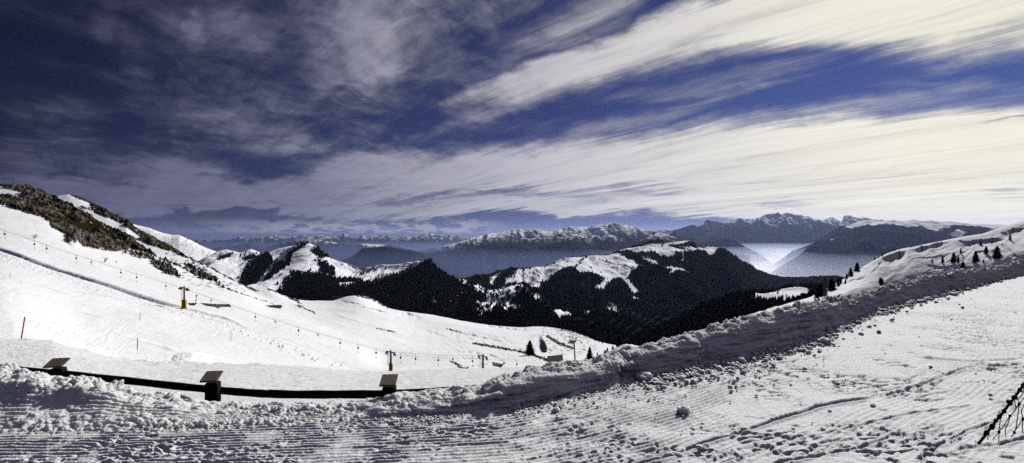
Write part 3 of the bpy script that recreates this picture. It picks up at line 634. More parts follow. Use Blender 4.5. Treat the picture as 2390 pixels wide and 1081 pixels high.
SN = [[(1175, 664), (1228, 645), (1311, 622), (1361, 604), (1428, 600), (1445, 600), (1475, 611), (1500, 636), (1486, 640), (1460, 656), (1492, 675), (1478, 681), (1458, 662), (1442, 648), (1428, 658), (1406, 672), (1386, 676), (1417, 652), (1394, 648), (1358, 645), (1333, 636), (1294, 649), (1264, 664), (1258, 680), (1269, 699), (1239, 705), (1222, 691), (1194, 674)],
      [(1062, 660), (1100, 669), (1131, 675), (1181, 674), (1214, 694), (1233, 708), (1228, 716), (1192, 722), (1222, 736), (1205, 765), (1112, 765), (1112, 716), (1136, 699), (1094, 684), (1062, 677)],
      [(1258, 728), (1289, 742), (1335, 746), (1335, 762), (1300, 768), (1283, 750)], [(1409, 712), (1428, 707), (1449, 731), (1425, 728)], [(1365, 728), (1378, 720), (1380, 737), (1366, 738)],
      [(1433, 595), (1461, 586), (1483, 580), (1561, 566), (1578, 562), (1616, 562), (1596, 573), (1564, 572), (1561, 582), (1628, 581), (1678, 584), (1670, 596), (1656, 603), (1644, 591), (1606, 592), (1567, 600), (1531, 597), (1497, 595), (1461, 592)],
      [(1498, 606), (1528, 610), (1538, 620), (1517, 617)], [(1548, 631), (1567, 626), (1608, 645), (1583, 641), (1562, 649), (1569, 638)], [(1526, 779), (1569, 781), (1560, 800), (1526, 800)], [(1475, 693), (1492, 694), (1491, 698), (1477, 698)],
      [(1144, 665), (1150, 650), (1172, 633), (1178, 633), (1160, 652), (1148, 668)], [(1590, 598), (1597, 600), (1590, 606)], [(1654, 600), (1660, 601), (1657, 606)], [(1288, 612), (1340, 604), (1362, 600), (1340, 611), (1280, 625)], [(1240, 712), (1262, 722), (1262, 730), (1246, 728)]]
DK = [[(1563, 573), (1590, 571), (1616, 566), (1630, 583), (1605, 583), (1580, 580), (1562, 581)], [(1100, 660), (1150, 672), (1190, 668), (1180, 676), (1120, 674)]]
def sn5(px, py, X, Y, Z, t, g, nx):
    w = fbm(px*.06, py*.08, 4, 220)*9; w2 = fbm(px*.3, py*.38, 3, 221)*6
    f = np.full(px.shape, -99.)
    for P in SN: f = np.maximum(f, poly_sd(px+w*.5+w2*.9, py+w*.4+w2*.7, P))
    for P in DK: f = np.minimum(f, -poly_sd(px+w2*.5, py+w2*.3, P)+w2*.4)
    med = sm(1055, 1075, px)*sm(1255, 1235, px)*sm(660, 672, py)
    f = np.minimum(f, 4)
    f = f-med*sm(.05, .35, fbm(px*.11, py*.2, 4, 222)+.12*sm(720, 740, py))*9
    f = f-sm(.35, .55, fbm(px*.12, py*.22, 4, 223))*7
    for pts, w_ in (([(1181, 674), (1214, 692), (1233, 706), (1262, 710)], 2.0), ([(1190, 722), (1220, 717), (1240, 712), (1258, 706)], 2.0), ([(1225, 690), (1222, 720)], 2.), ([(1340, 640), (1362, 622), (1368, 606)], 1.2), ([(1480, 640), (1440, 625), (1400, 610)], .6)):
        d_, s_, t_ = line_d(px, py, pts); f = np.minimum(f, d_-w_+w2*.3)
    f += w2*.35
    return sm(-.8, 1.0, f)
L5 = ridge('plateau_mountain', cr, [f0, m0, m1, m2], [16, 90, 80, 60], (1000, 2040), 900, M_mid, sn5, (420, 55), 230, .7)

# ---- nearer wooded ridge on the right with a snowy knoll
cr = [(1380, 860, 760), (1450, 815, 820), (1500, 792, 900), (1550, 766, 960), (1592, 746, 1000), (1622, 724, 1030), (1650, 711, 1050), (1692, 697, 1080), (1722, 690, 1100), (1758, 684, 1120), (1803, 680, 1140), (1841, 671, 1160), (1872, 666, 1160), (1908, 665, 1160), (1920, 670, 1160), (1990, 690, 1160), (2100, 720, 1160)]
m = [(1380, 880, 560), (1500, 830, 620), (1600, 790, 680), (1700, 740, 760), (1757, 712, 800), (1800, 706, 820), (1860, 702, 820), (1920, 705, 800), (2100, 760, 800)]
f0 = [(1380, 960, 330), (1600, 880, 380), (1800, 820, 420), (2100, 860, 440)]
def sn8(px, py, X, Y, Z, t, g, nx):
    w = fbm(px*.1, py*.15, 4, 240)*6
    f = poly_sd(px+w*.6, py+w*.4, [(1757, 700), (1764, 690), (1800, 683), (1846, 672), (1874, 670), (1904, 684), (1890, 688), (1875, 696), (1850, 706), (1830, 712), (1822, 704), (1800, 708), (1785, 704), (1770, 700), (1760, 712)])
    f = np.maximum(f, poly_sd(px+w, py+w*.5, [(1826, 712), (1850, 702), (1845, 714), (1830, 718)]))
    return sm(-.8, .8, np.minimum(f, 3)-sm(.4, .6, fbm(px*.2, py*.3, 3, 241))*4)
L8 = ridge('wooded_ridge', cr, [f0, m], [30, 90], (1380, 2080), 520, M_mid, sn8, (140, 9), 250, 1.2)

# ---- the snow ridge behind the ski slope, far left
cr = [(200, 480, 2950), (270, 505, 2950), (300, 521, 2950), (330, 528, 2950), (350, 533, 2950), (380, 545, 2950), (400, 549, 2950), (418, 549, 2950), (430, 554, 2950), (450, 563, 2950), (470, 574, 2950), (500, 586, 2950), (516, 592, 2950), (540, 606, 2950), (580, 630, 2950), (620, 660, 2950)]
def sn9(px, py, X, Y, Z, t, g, nx):
    w = fbm((px+py)*.12, (py-px*.5)*.35, 4, 260)
    k = fbm(px*.03, py*.05, 3, 261)
    return 1-sm(.20, .32, w+k*.25-.05)*sm(8, 0, np.abs(poly_sd(px, py, [(360, 545), (420, 552), (480, 582), (500, 600), (440, 600), (380, 570)]))-14)
L9 = ridge('snow_ridge', cr, [[(200, 760, 1800), (600, 780, 1800)], [(200, 570, 2600), (430, 612, 2600), (620, 700, 2600)]], [20, 90], (240, 600), 360, M_hill, sn9, (260, 9), 270, .5)

# ---- far ranges
def far_snow(y_top, dens, seed, polys=(), amt=.85):
    def f(px, py, X, Y, Z, t, g, nx):
        w = fbm(px*.10, py*.14, 5, seed, .6); yt = np.interp(px, *y_top)
        s = sm(9, -9, py-yt+w*22)*sm(.30, -.1, w*.7-g*.25+.05-dens)
        s = s*sm(-.2, .35, g+w*.9+.05)*sm(-.45, .15, fbm(px*.05, py*.25, 4, seed+2)+.12)
        for P in polys: s = np.maximum(s, sm(-1, 1.5, poly_sd(px+w*7, py+w*4, P)))
        return np.clip(s*amt, 0, 1)
    return f
# A: horizon range
xs = np.arange(440, 1420, 7.)
yy = 556-4*np.interp(xs, [440, 600, 900, 1150, 1400], [-2, 0, .9, .5, 0])+2.2*np.array([math.sin(x*.31)+math.sin(x*.13+1)*1.2+math.sin(x*.71)*.6 for x in xs])*.5+rng.normal(0, .9, len(xs))
for c, h_, w_ in ((700, 5, 18), (748, 4, 14), (800, 6, 20), (880, 4, 22), (995, 4, 16), (1008, 5, 30), (1060, 3, 20), (560, 3, 14), (640, 4, 12)): yy -= h_*np.exp(-((xs-c)/w_)**2)
crA = [(x, y, 40000.) for x, y in zip(xs, yy)]
ridge('horizon_range', crA, [[(440, 640, 24000), (1420, 640, 24000)], [(440, 585, 34000), (1420, 580, 34000)]], [10, 70], (440, 1400), 620, M_far, far_snow(([440, 600, 1400], [555, 556, 559]), -.1, 300, (), .55), (1700, 230), 301, .4)
# B: dark ranges under it
crB = [(440, 585, 22000), (520, 578, 22000), (580, 570, 22000), (620, 578, 22000), (650, 570, 22000), (700, 562, 22000), (735, 560, 22000), (780, 566, 22000), (830, 572, 22000), (848, 570, 22000), (880, 571, 22000), (905, 572, 22000), (940, 580, 22000), (980, 585, 22000), (1040, 580, 22000), (1100, 575, 22000), (1200, 580, 22000)]
ridge('dark_range', crB, [[(440, 700, 15000), (1200, 700, 15000)], [(440, 625, 18500), (1200, 625, 18500)]], [20, 50], (440, 1180), 460, M_far,
      far_snow(([440, 700, 1200], [566, 562, 568]), -.1, 310, [[(836, 569), (850, 567), (900, 568), (915, 571), (880, 574), (850, 574)], [(760, 566), (790, 563), (800, 567)]]), (1500, 150), 311, .6)
crB2 = [(760, 640, 12500), (790, 614, 12500), (820, 600, 12500), (845, 580, 12500), (900, 575, 12500), (950, 583, 12500), (990, 592, 12500), (1030, 605, 12500), (1100, 640, 12500), (1200, 700, 12500)]
ridge('haze_hill', crB2, [[(760, 720, 9000), (1200, 760, 9000)], [(760, 670, 11000), (1200, 740, 11000)]], [16, 50], (740, 1200), 260, M_far, lambda px, py, *a: 0*px, (900, 70), 315, .5)
# C: long range left of centre, back (snow crest) and front (wooded)
crC = [(900, 620, 17500), (960, 598, 17500), (1005, 585, 17500), (1020, 578, 17500), (1060, 568, 17500), (1100, 557, 17500), (1120, 551, 17500), (1150, 546, 17500), (1170, 542, 17500), (1190, 539, 17500), (1200, 535, 17500), (1215, 535, 17500), (1225, 540, 17500), (1240, 536, 17500), (1258, 535, 17500), (1270, 539, 17500), (1290, 540, 17500), (1305, 534, 17500), (1315, 534, 17500), (1330, 529, 17500), (1345, 530, 17500), (1360, 531, 17500), (1380, 529, 17500), (1395, 527, 17500), (1410, 525, 17500), (1425, 522, 17500), (1445, 523, 17500), (1460, 526, 17500), (1470, 527, 17500), (1485, 533, 17500), (1500, 535, 17500), (1515, 540, 17500), (1535, 538, 17500), (1550, 538, 17500), (1565, 541, 17500), (1585, 546, 17500), (1620, 560, 17500), (1700, 600, 17500)]
ridge('snow_crest_range', crC, [[(880, 700, 12500), (1700, 660, 13500)], [(880, 640, 15000), (1150, 590, 15200), (1400, 572, 15500), (1560, 570, 16000), (1700, 620, 16000)]], [20, 80], (880, 1690), 760, M_far,
      far_snow(([880, 1000, 1200, 1450, 1560, 1700], [575, 580, 558, 548, 542, 520]), .12, 320, [[(1050, 572), (1120, 556), (1165, 548), (1185, 546), (1175, 551), (1120, 562), (1060, 576)], [(1340, 533), (1352, 528), (1372, 536), (1350, 538)], [(1400, 527), (1425, 523), (1440, 526), (1420, 530)]]), (650, 120), 321, .5)
crD = [(880, 640, 14000), (940, 616, 14000), (1000, 594, 14000), (1040, 587, 14000), (1080, 580, 14000), (1120, 576, 14000), (1160, 568, 14000), (1200, 562, 14000), (1250, 556, 14000), (1290, 553, 14000), (1310, 543, 14000), (1330, 541, 14000), (1360, 547, 14000), (1380, 549, 14000), (1410, 554, 14000), (1425, 550, 14000), (1440, 556, 14000), (1470, 560, 14000), (1490, 563, 14000), (1520, 548, 14000), (1545, 547, 14000), (1575, 556, 14000), (1650, 575, 14000), (1760, 600, 14000)]
ridge('long_wooded_range', crD, [[(880, 730, 9000), (1760, 720, 9000)], [(880, 690, 11500), (1200, 640, 11500), (1500, 620, 11500), (1760, 650, 11500)]], [20, 90], (880, 1750), 560, M_far,
      far_snow(([880, 1180, 1300, 1560, 1750], [540, 556, 562, 560, 520]), -.12, 330, [[(1095, 577), (1112, 574), (1110, 577)], [(1540, 548), (1548, 547), (1555, 555), (1545, 553)]]), (1100, 170), 331, .5)
# E: big craggy massif right of centre
crE = [(1480, 575, 27000), (1550, 552, 27000), (1580, 546, 27000), (1610, 538, 27000), (1632, 529, 27000), (1640, 528, 27000), (1660, 523, 27000), (1680, 523, 27000), (1695, 521, 27000), (1710, 521, 27000), (1722, 516, 27000), (1732, 515, 27000), (1742, 519, 27000), (1755, 522, 27000), (1765, 517, 27000), (1775, 514, 27000), (1785, 508, 27000), (1795, 507, 27000), (1802, 504, 27000), (1815, 502, 27000), (1825, 503, 27000), (1835, 502, 27000), (1845, 503, 27000), (1855, 506, 27000), (1865, 506, 27000), (1872, 508, 27000), (1885, 507, 27000), (1892, 509, 27000), (1905, 513, 27000), (1920, 516, 27000), (1928, 513, 27000), (1940, 513, 27000), (1950, 518, 27000), (1960, 522, 27000), (1970, 514, 28000), (1985, 512, 28000), (2000, 514, 28000), (2020, 516, 28000), (2050, 520, 28000), (2100, 525, 28000), (2200, 530, 28000)]
ridge('craggy_massif', crE, [[(1480, 700, 17000), (2200, 700, 17000)], [(1480, 600, 22000), (1800, 590, 22000), (2200, 590, 22000)]], [14, 100], (1480, 2160), 680, M_far,
      far_snow(([1480, 1700, 1800, 1950, 2160], [535, 536, 540, 532, 522]), -.02, 340, [[(1800, 503), (1825, 503), (1850, 507), (1870, 512), (1850, 513), (1825, 510), (1805, 508)]], .85), (1500, 520), 341, 1.1)
crF = [(1600, 600, 20000), (1628, 570, 20000), (1650, 560, 20000), (1665, 548, 20000), (1672, 545, 20000), (1690, 553, 20000), (1702, 558, 20000), (1725, 566, 20000), (1760, 585, 20000), (1820, 600, 20000), (1900, 640, 20000)]
ridge('pyramid_hills', crF, [[(1600, 700, 14000), (1900, 700, 14000)], [(1600, 640, 17000), (1900, 660, 17000)]], [14, 50], (1600, 1900), 240, M_far, lambda px, py, *a: 0*px, (900, 160), 351, .7)
crF2 = [(1590, 620, 16500), (1625, 573, 16500), (1640, 570, 16500), (1670, 562, 16500), (1700, 556, 16500), (1716, 562, 16500), (1740, 578, 16500), (1770, 592, 16500), (1820, 625, 16500), (1880, 665, 16500)]
ridge('low_hazy_hill', crF2, [[(1590, 720, 12000), (1880, 740, 12000)], [(1590, 660, 14500), (1880, 690, 14500)]], [14, 50], (1590, 1880), 220, M_far, lambda px, py, *a: 0*px, (800, 140), 352, .7)
# G: snow plateau on the right, back shoulder and front
crG = [(1700, 680, 15000), (1780, 632, 15000), (1810, 615, 15000), (1850, 585, 15000), (1880, 575, 15000), (1900, 568, 15000), (1905, 562, 15000), (1930, 548, 15000), (1950, 535, 15000), (1965, 529, 15000), (1985, 528, 15000), (2000, 520, 15500), (2020, 517, 15500), (2050, 519, 15500), (2200, 522, 15500), (2400, 530, 15500)]
ridge('plateau_shoulder', crG, [[(1700, 760, 10500), (2400, 700, 10500)], [(1700, 710, 13000), (1900, 610, 13000), (1980, 575, 13000), (2400, 580, 13000)]], [14, 70], (1700, 2380), 460, M_far,
      far_snow(([1700, 1960, 2400], [500, 505, 505]), -.3, 360, [[(1970, 535), (1984, 526), (2000, 516), (2400, 516), (2400, 560), (2010, 538), (1990, 537)]]), (1100, 130), 361, .6)
crH = [(1680, 740, 11500), (1780, 650, 11500), (1800, 636, 11500), (1830, 618, 11500), (1860, 600, 11500), (1885, 580, 11500), (1900, 570, 11500), (1915, 561, 11500), (1945, 558, 11500), (1970, 552, 11500), (1990, 542, 11500), (2010, 530, 12000), (2025, 526, 12500), (2040, 521, 13000), (2060, 518, 13000), (2075, 518, 13000), (2100, 520, 13000), (2120, 518, 13000), (2134, 515, 13000), (2150, 518, 13000), (2180, 520, 13000), (2220, 522, 13000), (2260, 524, 13000), (2300, 526, 13000), (2350, 528, 13000), (2450, 532, 13000), (2600, 540, 13000)]
ridge('snow_plateau', crH, [[(1680, 820, 7500), (2600, 760, 7500)], [(1680, 780, 9500), (1800, 680, 9500), (1900, 630, 9500), (2000, 600, 9500), (2600, 610, 9500)], [(1680, 760, 10800), (1800, 655, 10800), (1900, 595, 10600), (1990, 562, 10500), (2040, 545, 10500), (2200, 545, 10500), (2600, 555, 10500)]], [12, 60, 60], (1700, 2580), 760, M_far,
      far_snow(([1700, 2000, 2600], [480, 485, 490]), -.3, 370, [[(2022, 522), (2040, 515), (2134, 510), (2600, 520), (2600, 545), (2330, 534), (2270, 535), (2230, 533), (2190, 541), (2170, 538), (2150, 531), (2110, 533), (2080, 525), (2060, 526), (2035, 529)], [(1938, 558), (1946, 557), (1946, 560), (1939, 560)], [(2060, 578), (2072, 574), (2077, 575), (2064, 580)], [(2214, 549), (2228, 545), (2238, 538), (2242, 546), (2256, 549), (2250, 556), (2230, 555)]]), (900, 110), 371, .5)

# valley floor out to the horizon
Xr, Yr = np.meshgrid(np.linspace(-90000, 90000, 60), np.linspace(-20000, 90000, 60))
o = grid_mesh('valley_floor', Xr, Yr, -1420+40*fbm(Xr/9000, Yr/9000, 3, 400), M_floor); o['kind'] = 'structure'

# ---- forests that read as one mass (uncountable crowns) on the wooded hills
def forest(name, L, n, hrange, label, sel, seed, snow_chance=.0):
    r = np.random.default_rng(seed); X, Y, Z, T, S, nS = L
    px, py = proj(X, Y, Z)
    a = (np.gradient(px, axis=1)*np.gradient(py, axis=0)); wgt = np.abs(a)*((S < .35) | (r.random(S.shape) < snow_chance))*(T <= nS+.02)*sel(px, py)
    wgt = wgt.ravel(); idx = r.choice(len(wgt), n, p=wgt/wgt.sum())
    h = r.uniform(*hrange, n); rad = h*r.uniform(.22, .38, n)
    bx_ = X.flat[idx]+r.normal(0, 3, n); by_ = Y.flat[idx]+r.normal(0, 3, n); bz_ = Z.flat[idx]-h*.12
    vs = []; k = 5
    ang = np.arange(k)*2*np.pi/k
    ring = lambda f, zf, tw: np.stack([bx_[:, None]+np.cos(ang+tw)*rad[:, None]*f*(1+.35*r.normal(0, 1, (n, k))), by_[:, None]+np.sin(ang+tw)*rad[:, None]*f, (bz_+h*zf)[:, None]+0*ang+h[:, None]*.05*r.normal(0, 1, (n, k))], -1)
    A = ring(1., .12, 0); B = ring(.62, .52, .6); C = np.stack([bx_, by_, bz_+h], -1)[:, None]
    V = np.concatenate([A, B, C], 1)
    b = (np.arange(n)*11)[:, None, None]; i = np.arange(k); j = (i+1) % k
    f = np.concatenate([np.stack([i, j, j+k], 1), np.stack([i, j+k, i+k], 1), np.stack([i+k, j+k, 0*i+2*k], 1)], 0)[None]
    o = raw_mesh(name, V.reshape(-1, 3), (b+f).reshape(-1, 3), M_needle_far, False)
    tag(o, label, 'forest', kind='stuff')
forest('forest', L6, 17000, (7, 13), 'dark wood on the flank below the snowy double peak', lambda px, py: (px > 540)*1., 501, .006)
forest('forest', L5, 34000, (7, 13), 'dark wood covering the slopes of the plateau mountain and its meadows', lambda px, py: 1.+0*px, 502, .004)
forest('forest', L8, 9000, (6, 11), 'dark wood on the near ridge around the snowy knoll', lambda px, py: 1.+0*px, 503, .004)

# ================================================================== TREES
def make_conifer(kind, seed, label):
    r = random.Random(seed); root = empty('fir_tree', (0, 0, 0))
    tag(root, label, 'tree')
    t = MB(); t.tube([(0, 0, -.5), (.01, 0, .3), (.02, .01, .62), (0, 0, .97)], [.03, .024, .014, .003], 7); t.build('trunk', M_bark, root)
    c = MB(); W = {'slim': .17, 'full': .30, 'broad': .40, 'ragged': .26, 'bush': .42}[kind]
    lo = .10 if kind != 'bush' else 0.
    n = 300 if kind != 'bush' else 240
    for i in range(n):
        z = lo+(1-lo)*(i/n)**.9; k = (1-z)/(1-lo)
        rad = W*(k**(.75 if kind != 'bush' else .5))*(.75+.45*r.random()+.12*math.sin(z*40))
        if kind == 'ragged' and r.random() < .3: rad *= .45
        a = r.uniform(0, 6.283)*1.0+i*2.4; ca_, sa_ = math.cos(a), math.sin(a)
        drop = .16*rad+.03*r.random(); w_ = rad*.34*(.6+.7*r.random())
        tip = (ca_*rad, sa_*rad, z-drop); base = (0, 0, z+.025)
        mid = (ca_*rad*.55, sa_*rad*.55, z-drop*.25)
        pl = (mid[0]-sa_*w_, mid[1]+ca_*w_, mid[2]-.035); pr = (mid[0]+sa_*w_, mid[1]-ca_*w_, mid[2]-.035)
        dn = (mid[0]*.8, mid[1]*.8, mid[2]-.06)
        c.add([base, pl, tip, pr, mid, dn], [(0, 1, 4), (1, 2, 4), (2, 3, 4), (3, 0, 4), (1, 5, 2), (2, 5, 3)])
        for q in range(3):                                   # ragged sprays
            s_ = r.uniform(.35, 1.05); off = r.uniform(-.8, .8)*w_; x_ = ca_*rad*s_-sa_*off; y_ = sa_*rad*s_+ca_*off; z_ = z-drop*s_+.01
            L_ = .03+.03*r.random()
            c.add([(x_, y_, z_+.012), (x_+ca_*L_-sa_*.012, y_+sa_*L_+ca_*.012, z_-.02), (x_+ca_*.3*L_+sa_*.02, y_+sa_*.3*L_-ca_*.02, z_-.035)], [(0, 1, 2)])
    c.build('crown', M_needle, root); return root
def copy_tree(o, parent=None):
    c = o.copy(); COL.objects.link(c); c.parent = parent
    for ch in list(o.children): copy_tree(ch, c)
    return c
PROTO = {}
def put_tree(kind, p, h, label, group, rz=None):
    var = random.randrange(3); key = (kind, var)
    if key not in PROTO: PROTO[key] = o = make_conifer(kind, hash(kind[0]) % 1+var*7+len(kind), label)
    else: o = copy_tree(PROTO[key])
    o.location = [float(c) for c in p]; o.scale = (h, h, h); o.rotation_euler = (0, 0, random.uniform(0, 6.28) if rz is None else rz)
    tag(o, label, 'tree', group); return o
G1 = 'firs standing on the right snow hillside'
hillT = [(2200, 614, 18, 'slim', 'slim fir with a long dark shadow, leftmost of the hillside row'), (2226, 613, 23, 'full', 'full fir right of the leftmost slim one, shadow reaching the bank'), (2236, 613, 16, 'slim', 'very thin fir close beside the full one on the hillside'),
         (2242, 592, 13, 'slim', 'small fir standing higher up between looping ski tracks'), (2278, 613, 26, 'full', 'tall dark fir in the middle of the hillside row'), (2301, 592, 17, 'full', 'fir with bare snow around, upslope of the widest one'),
         (2327, 603, 27, 'broad', 'widest fir of the hillside, near the top right'), (2357, 561, 16, 'slim', 'lone fir under the ridge line at the far right with a long thin shadow'), (2290, 574, 9, 'bush', 'little round shrub fir near the ridge shadow'),
         (2249, 640, 30, 'ragged', 'leaning ragged fir right behind the snow bank'), (2268, 634, 8, 'bush', 'tiny dark sapling peeking over the bank right of the ragged fir'), (2055, 664, 16, 'bush', 'low dark fir bush alone on the open lower hillside'), (2060, 665, 15, 'ragged', 'low tattered fir bush touching its neighbour on the open lower hillside'),
         (2176, 613, 9, 'ragged', 'small straggly fir left of the hillside row'), (2340, 573, 6, 'slim', 'tiny sapling left of the lone fir below the ridge'), (2295, 613, 8, 'ragged', 'tiny sapling between the tall dark fir and the widest fir')]
for px, py, hp, kd, lab in hillT:
    p = on(HL, px, py); o = put_tree(kd, p-[0, 0, .1], hp*p[1]/F*1.08, lab, G1)
    if px == 2249: o.rotation_euler = (0, math.radians(14), 1.0)
G2 = 'firs along the left edge of the right hillside'
edgeT = [(2088, 585, 8, 'slim', 'right small fir of the pair where the ridge steepens'), (2083, 587, 6, 'slim', 'left tiny fir of the pair where the ridge steepens'), (2060, 598, 9, 'slim', 'single small fir on the ridge left of the cornice shadow'), (2051, 603, 6, 'slim', 'tiny fir below the single one on the ridge'), (2042, 607, 8, 'ragged', 'tiny ragged fir lowest on the upper ridge'),
         (2001, 634, 23, 'full', 'pointed fir highest on the bare left edge, above two others'), (1986, 645, 21, 'full', 'fir just below the highest pointed one on the left edge'), (1977, 651, 14, 'ragged', 'smaller fir left of the two pointed edge firs'), (1973, 662, 12, 'ragged', 'stunted fir on the snow below the smaller edge fir'),
         (1963, 662, 17, 'slim', 'slim fir right of a gap above the tall lattice mast'), (1956, 666, 22, 'slim', 'slim tall fir nearest right of a gap above the mast'), (1942, 677, 29, 'broad', 'broad dark fir right of the lattice mast'), (1916, 692, 34, 'full', 'biggest dark fir just left of the lattice mast'), (1923, 688, 26, 'full', 'dark fir growing directly behind the lattice mast'), (1907, 700, 24, 'full', 'dark fir left of the biggest one beside the mast')]
for px, py, hp, kd, lab in edgeT:
    p = on(HL, px, py); put_tree(kd, p-[0, 0, .2], hp*p[1]/F*1.05, lab, G2)
G3 = 'dark firs in the belt behind the snow bank'
for i in range(95):
    px = 1902-i*3.6+random.uniform(-3, 3); base = np.interp(px, [1550, 1650, 1750, 1850, 1905], [803, 769, 737, 706, 688])
    D = random.uniform(190, 330); y = base+random.uniform(2, 10)+(D-190)*.02
    hp = random.uniform(14, 25)*(1 if px > 1640 else .7)
    put_tree(random.choice(['slim', 'full', 'ragged']), at(px, y, D)-[0, 0, 0], hp*D/F, 'dark fir in the dense belt running down behind the snow bank', G3)
# firs in the gap behind the bank
lowT = [(1237, 829, 34, 'broad', 'wide dark fir beside the scooped hollow in the snow'), (1377, 841, 31, 'full', 'conical dark fir just right of the red pole'), (1395, 838, 16, 'slim', 'small fir close right of the conical one by the bank'), (1413, 826, 10, 'bush', 'low spreading fir between small firs by the mound'), (1418, 833, 22, 'slim', 'narrow fir in front of the snow mound'), (1430, 829, 22, 'ragged', 'ragged fir leaning on the left side of the snow mound'), (1270, 835, 6, 'slim', 'tiny sapling right of the wide fir'),
        (1446, 818, 34, 'full', 'tall dark fir behind the snow mound, against the valley'), (1463, 812, 16, 'ragged', 'half hidden fir top behind the crest of the mound')]
for px, py, hp, kd, lab in lowT:
    p = on(SL, px, py); put_tree(kd, p-[0, 0, .15], hp*p[1]/F*1.05, lab, 'firs at the foot of the ski slope')

# the snow mound rising behind the bank
pxm = np.linspace(-1, 1, 90); U, Vv = np.meshgrid(pxm, pxm); rr = np.hypot(U, Vv)
c0 = at(1468, 845, 60); mx = c0[0]+U*4.4; my = 60+Vv*5
mz = c0[2]-1.2+3.1*np.clip(1-rr**1.6, -1, 1)+.3*fbm(U*3, Vv*3, 3, 5)
tag(grid_mesh('snow_mound', mx, my, mz, M_bank), kind='structure')

# bare bushes
def bush(px, py, h, surf, label, seed, D=None):
    r = random.Random(seed); p = on(surf, px, py) if surf else at(px, py, D); m = MB(); H = h*p[1]/F
    def br(a, d, L, rad, k):
        b = a+d*L; m.tube([a, (a+b)/2+Vector((r.uniform(-1, 1), r.uniform(-1, 1), 0))*L*.08, b], [rad, rad*.8, rad*.5], 5)
        if k: 
            for _ in range(3): br(a+(b-a)*r.uniform(.4, 1), (d+Vector((r.uniform(-.8, .8), r.uniform(-.8, .8), r.uniform(-.2, .4)))).normalized(), L*.62, rad*.55, k-1)
    for _ in range(6): br(Vector((r.uniform(-.1, .1)*H, 0, -.1)), Vector((r.uniform(-.9, .9), r.uniform(-.7, .7), 1)).normalized(), H*.5, H*.024, 2)
    o = m.build('bare_bush', M_twig); o.location = [float(c) for c in p]; tag(o, label, 'bush', 'leafless bushes on the snow')
for a in ((80, 557, 15, SL, 'leafless bush high on the left slope under the lift cable', 1), (243, 612, 15, SL, 'leafless bush on the snow below the rock band', 2), (272, 613, 7, SL, 'low scrubby bush right of the leafless one below the rock band', 3), (277, 540, 8, SL, 'small bare bush sticking out of the snow strip between rocks', 8),
          (1334, 792, 16, SL, 'bare bush on the snowy bank left above the red pole', 4), (1343, 796, 15, SL, 'larger bare bush above the top of the red pole', 5), (1357, 803, 9, SL, 'scrubby bush right of the red pole top', 6), (1215, 822, 12, SL, 'thin bare bush touching the left side of the wide fir', 7), (1310, 784, 8, SL, 'scrub on the crest above the dark earth strip', 9)): bush(*a)

# ================================================================== SKI LIFT
def pylon(px, py, hp, wp, pad, label, group='ski lift pylons', lens=1):
    p = on(SL, px, py); S = p[1]/F; H = hp*S; root = empty('lift_pylon', p, 0.12)
    tag(root, label, 'ski lift pylon', group)
    r = .24
    m = MB(); m.tube([(0, 0, -.8), (0, 0, H*.5), (0, 0, H*.97)], [r*1.25, r*1.05, r*.8], 12); m.build('column', M_dark, root, True)
    if pad:
        m = MB(); m.box((0, 0, H*.19), (wp*S, wp*S*.8, H*.40), bev=.12); m.build('padding', M_yellow, root)
    lad = MB(); lx = -.62
    for s in (-.17, .17): lad.tube([(lx+s, -.1, H*.3 if pad else .2), (lx+s, -.1, H*.86)], .028, 5)
    z = H*.33
    while z < H*.86: lad.tube([(lx-.17, -.1, z), (lx+.17, -.1, z)], .022, 5); z += .32
    for z in (H*.45, H*.75): lad.tube([(lx+.17, -.1, z), (-.1, 0, z)], .03, 5)
    lad.build('ladder', M_cable, root)
    a = MB(); top = H*.93
    a.box((0, 0, top), (2.3, .3, .22), Matrix.Rotation(.22, 3, 'Y')); a.box((0, 0, H*.985), (.3, .3, .35)); a.build('cross_arm', M_dark, root)
    for s in (-1, 1):
        b = MB(); cx = s*.95; cz = top-s*.2
        b.box((cx, 0, cz-.45), (.14, 2.2, .16)); b.box((cx, 0, cz-.2), (.12, .2, .5))
        b = b.build('sheave_beam', M_dark, root)
        w = MB()
        for q in (-.85, -.28, .28, .85): w.wheel((cx-.22, q, cz-.33), (1, 0, 0), .26, .12)
        for q in (-.5, .5): w.wheel((cx+.22, q, cz-.62), (1, 0, 0), .26, .12)
        w.build('sheaves', M_dark, b)
    if lens:
        c = MB(); pts = [(1.1+.42*math.cos(t), 0, H*.86+.55*math.sin(t)) for t in np.linspace(-1.4, 4.2, 14)]; c.tube(pts, .035, 5); c.build('cable_guard', M_cable, root)
    return p, H
P1, H1 = pylon(430, 720, 51, 9.5, True, 'dark lift pylon with a yellow padded base, nearer the rocks on the left slope')
P2, H2 = pylon(912, 866, 47, 8.5, True, 'dark lift pylon with yellow padding and many pulleys, middle of the three pylons', lens=0)
P3, H3 = pylon(1128, 866, 38, 7, False, 'black lift pylon without padding, right of the middle one', lens=0)
top1 = P1+[0, 0, H1*.90]; top2 = P2+[0, 0, H2*.88]; top3 = P3+[0, 0, H3*.86]
far_r = at(1400, 842, 215); far_l = at(-130, 488, 150)
path = [far_l, top1, top2, top3, far_r]
def cable_pts(off, dz):
    out = []
    for a, b in zip(path[:-1], path[1:]):
        L = np.linalg.norm(b-a); sag = L*.012
        for t in np.linspace(0, 1, 14)[:-1]: q = a+(b-a)*t; out.append((q[0]+off, q[1], q[2]+dz-4*sag*t*(1-t)))
    out.append((path[-1][0]+off, path[-1][1], path[-1][2]+dz)); return out
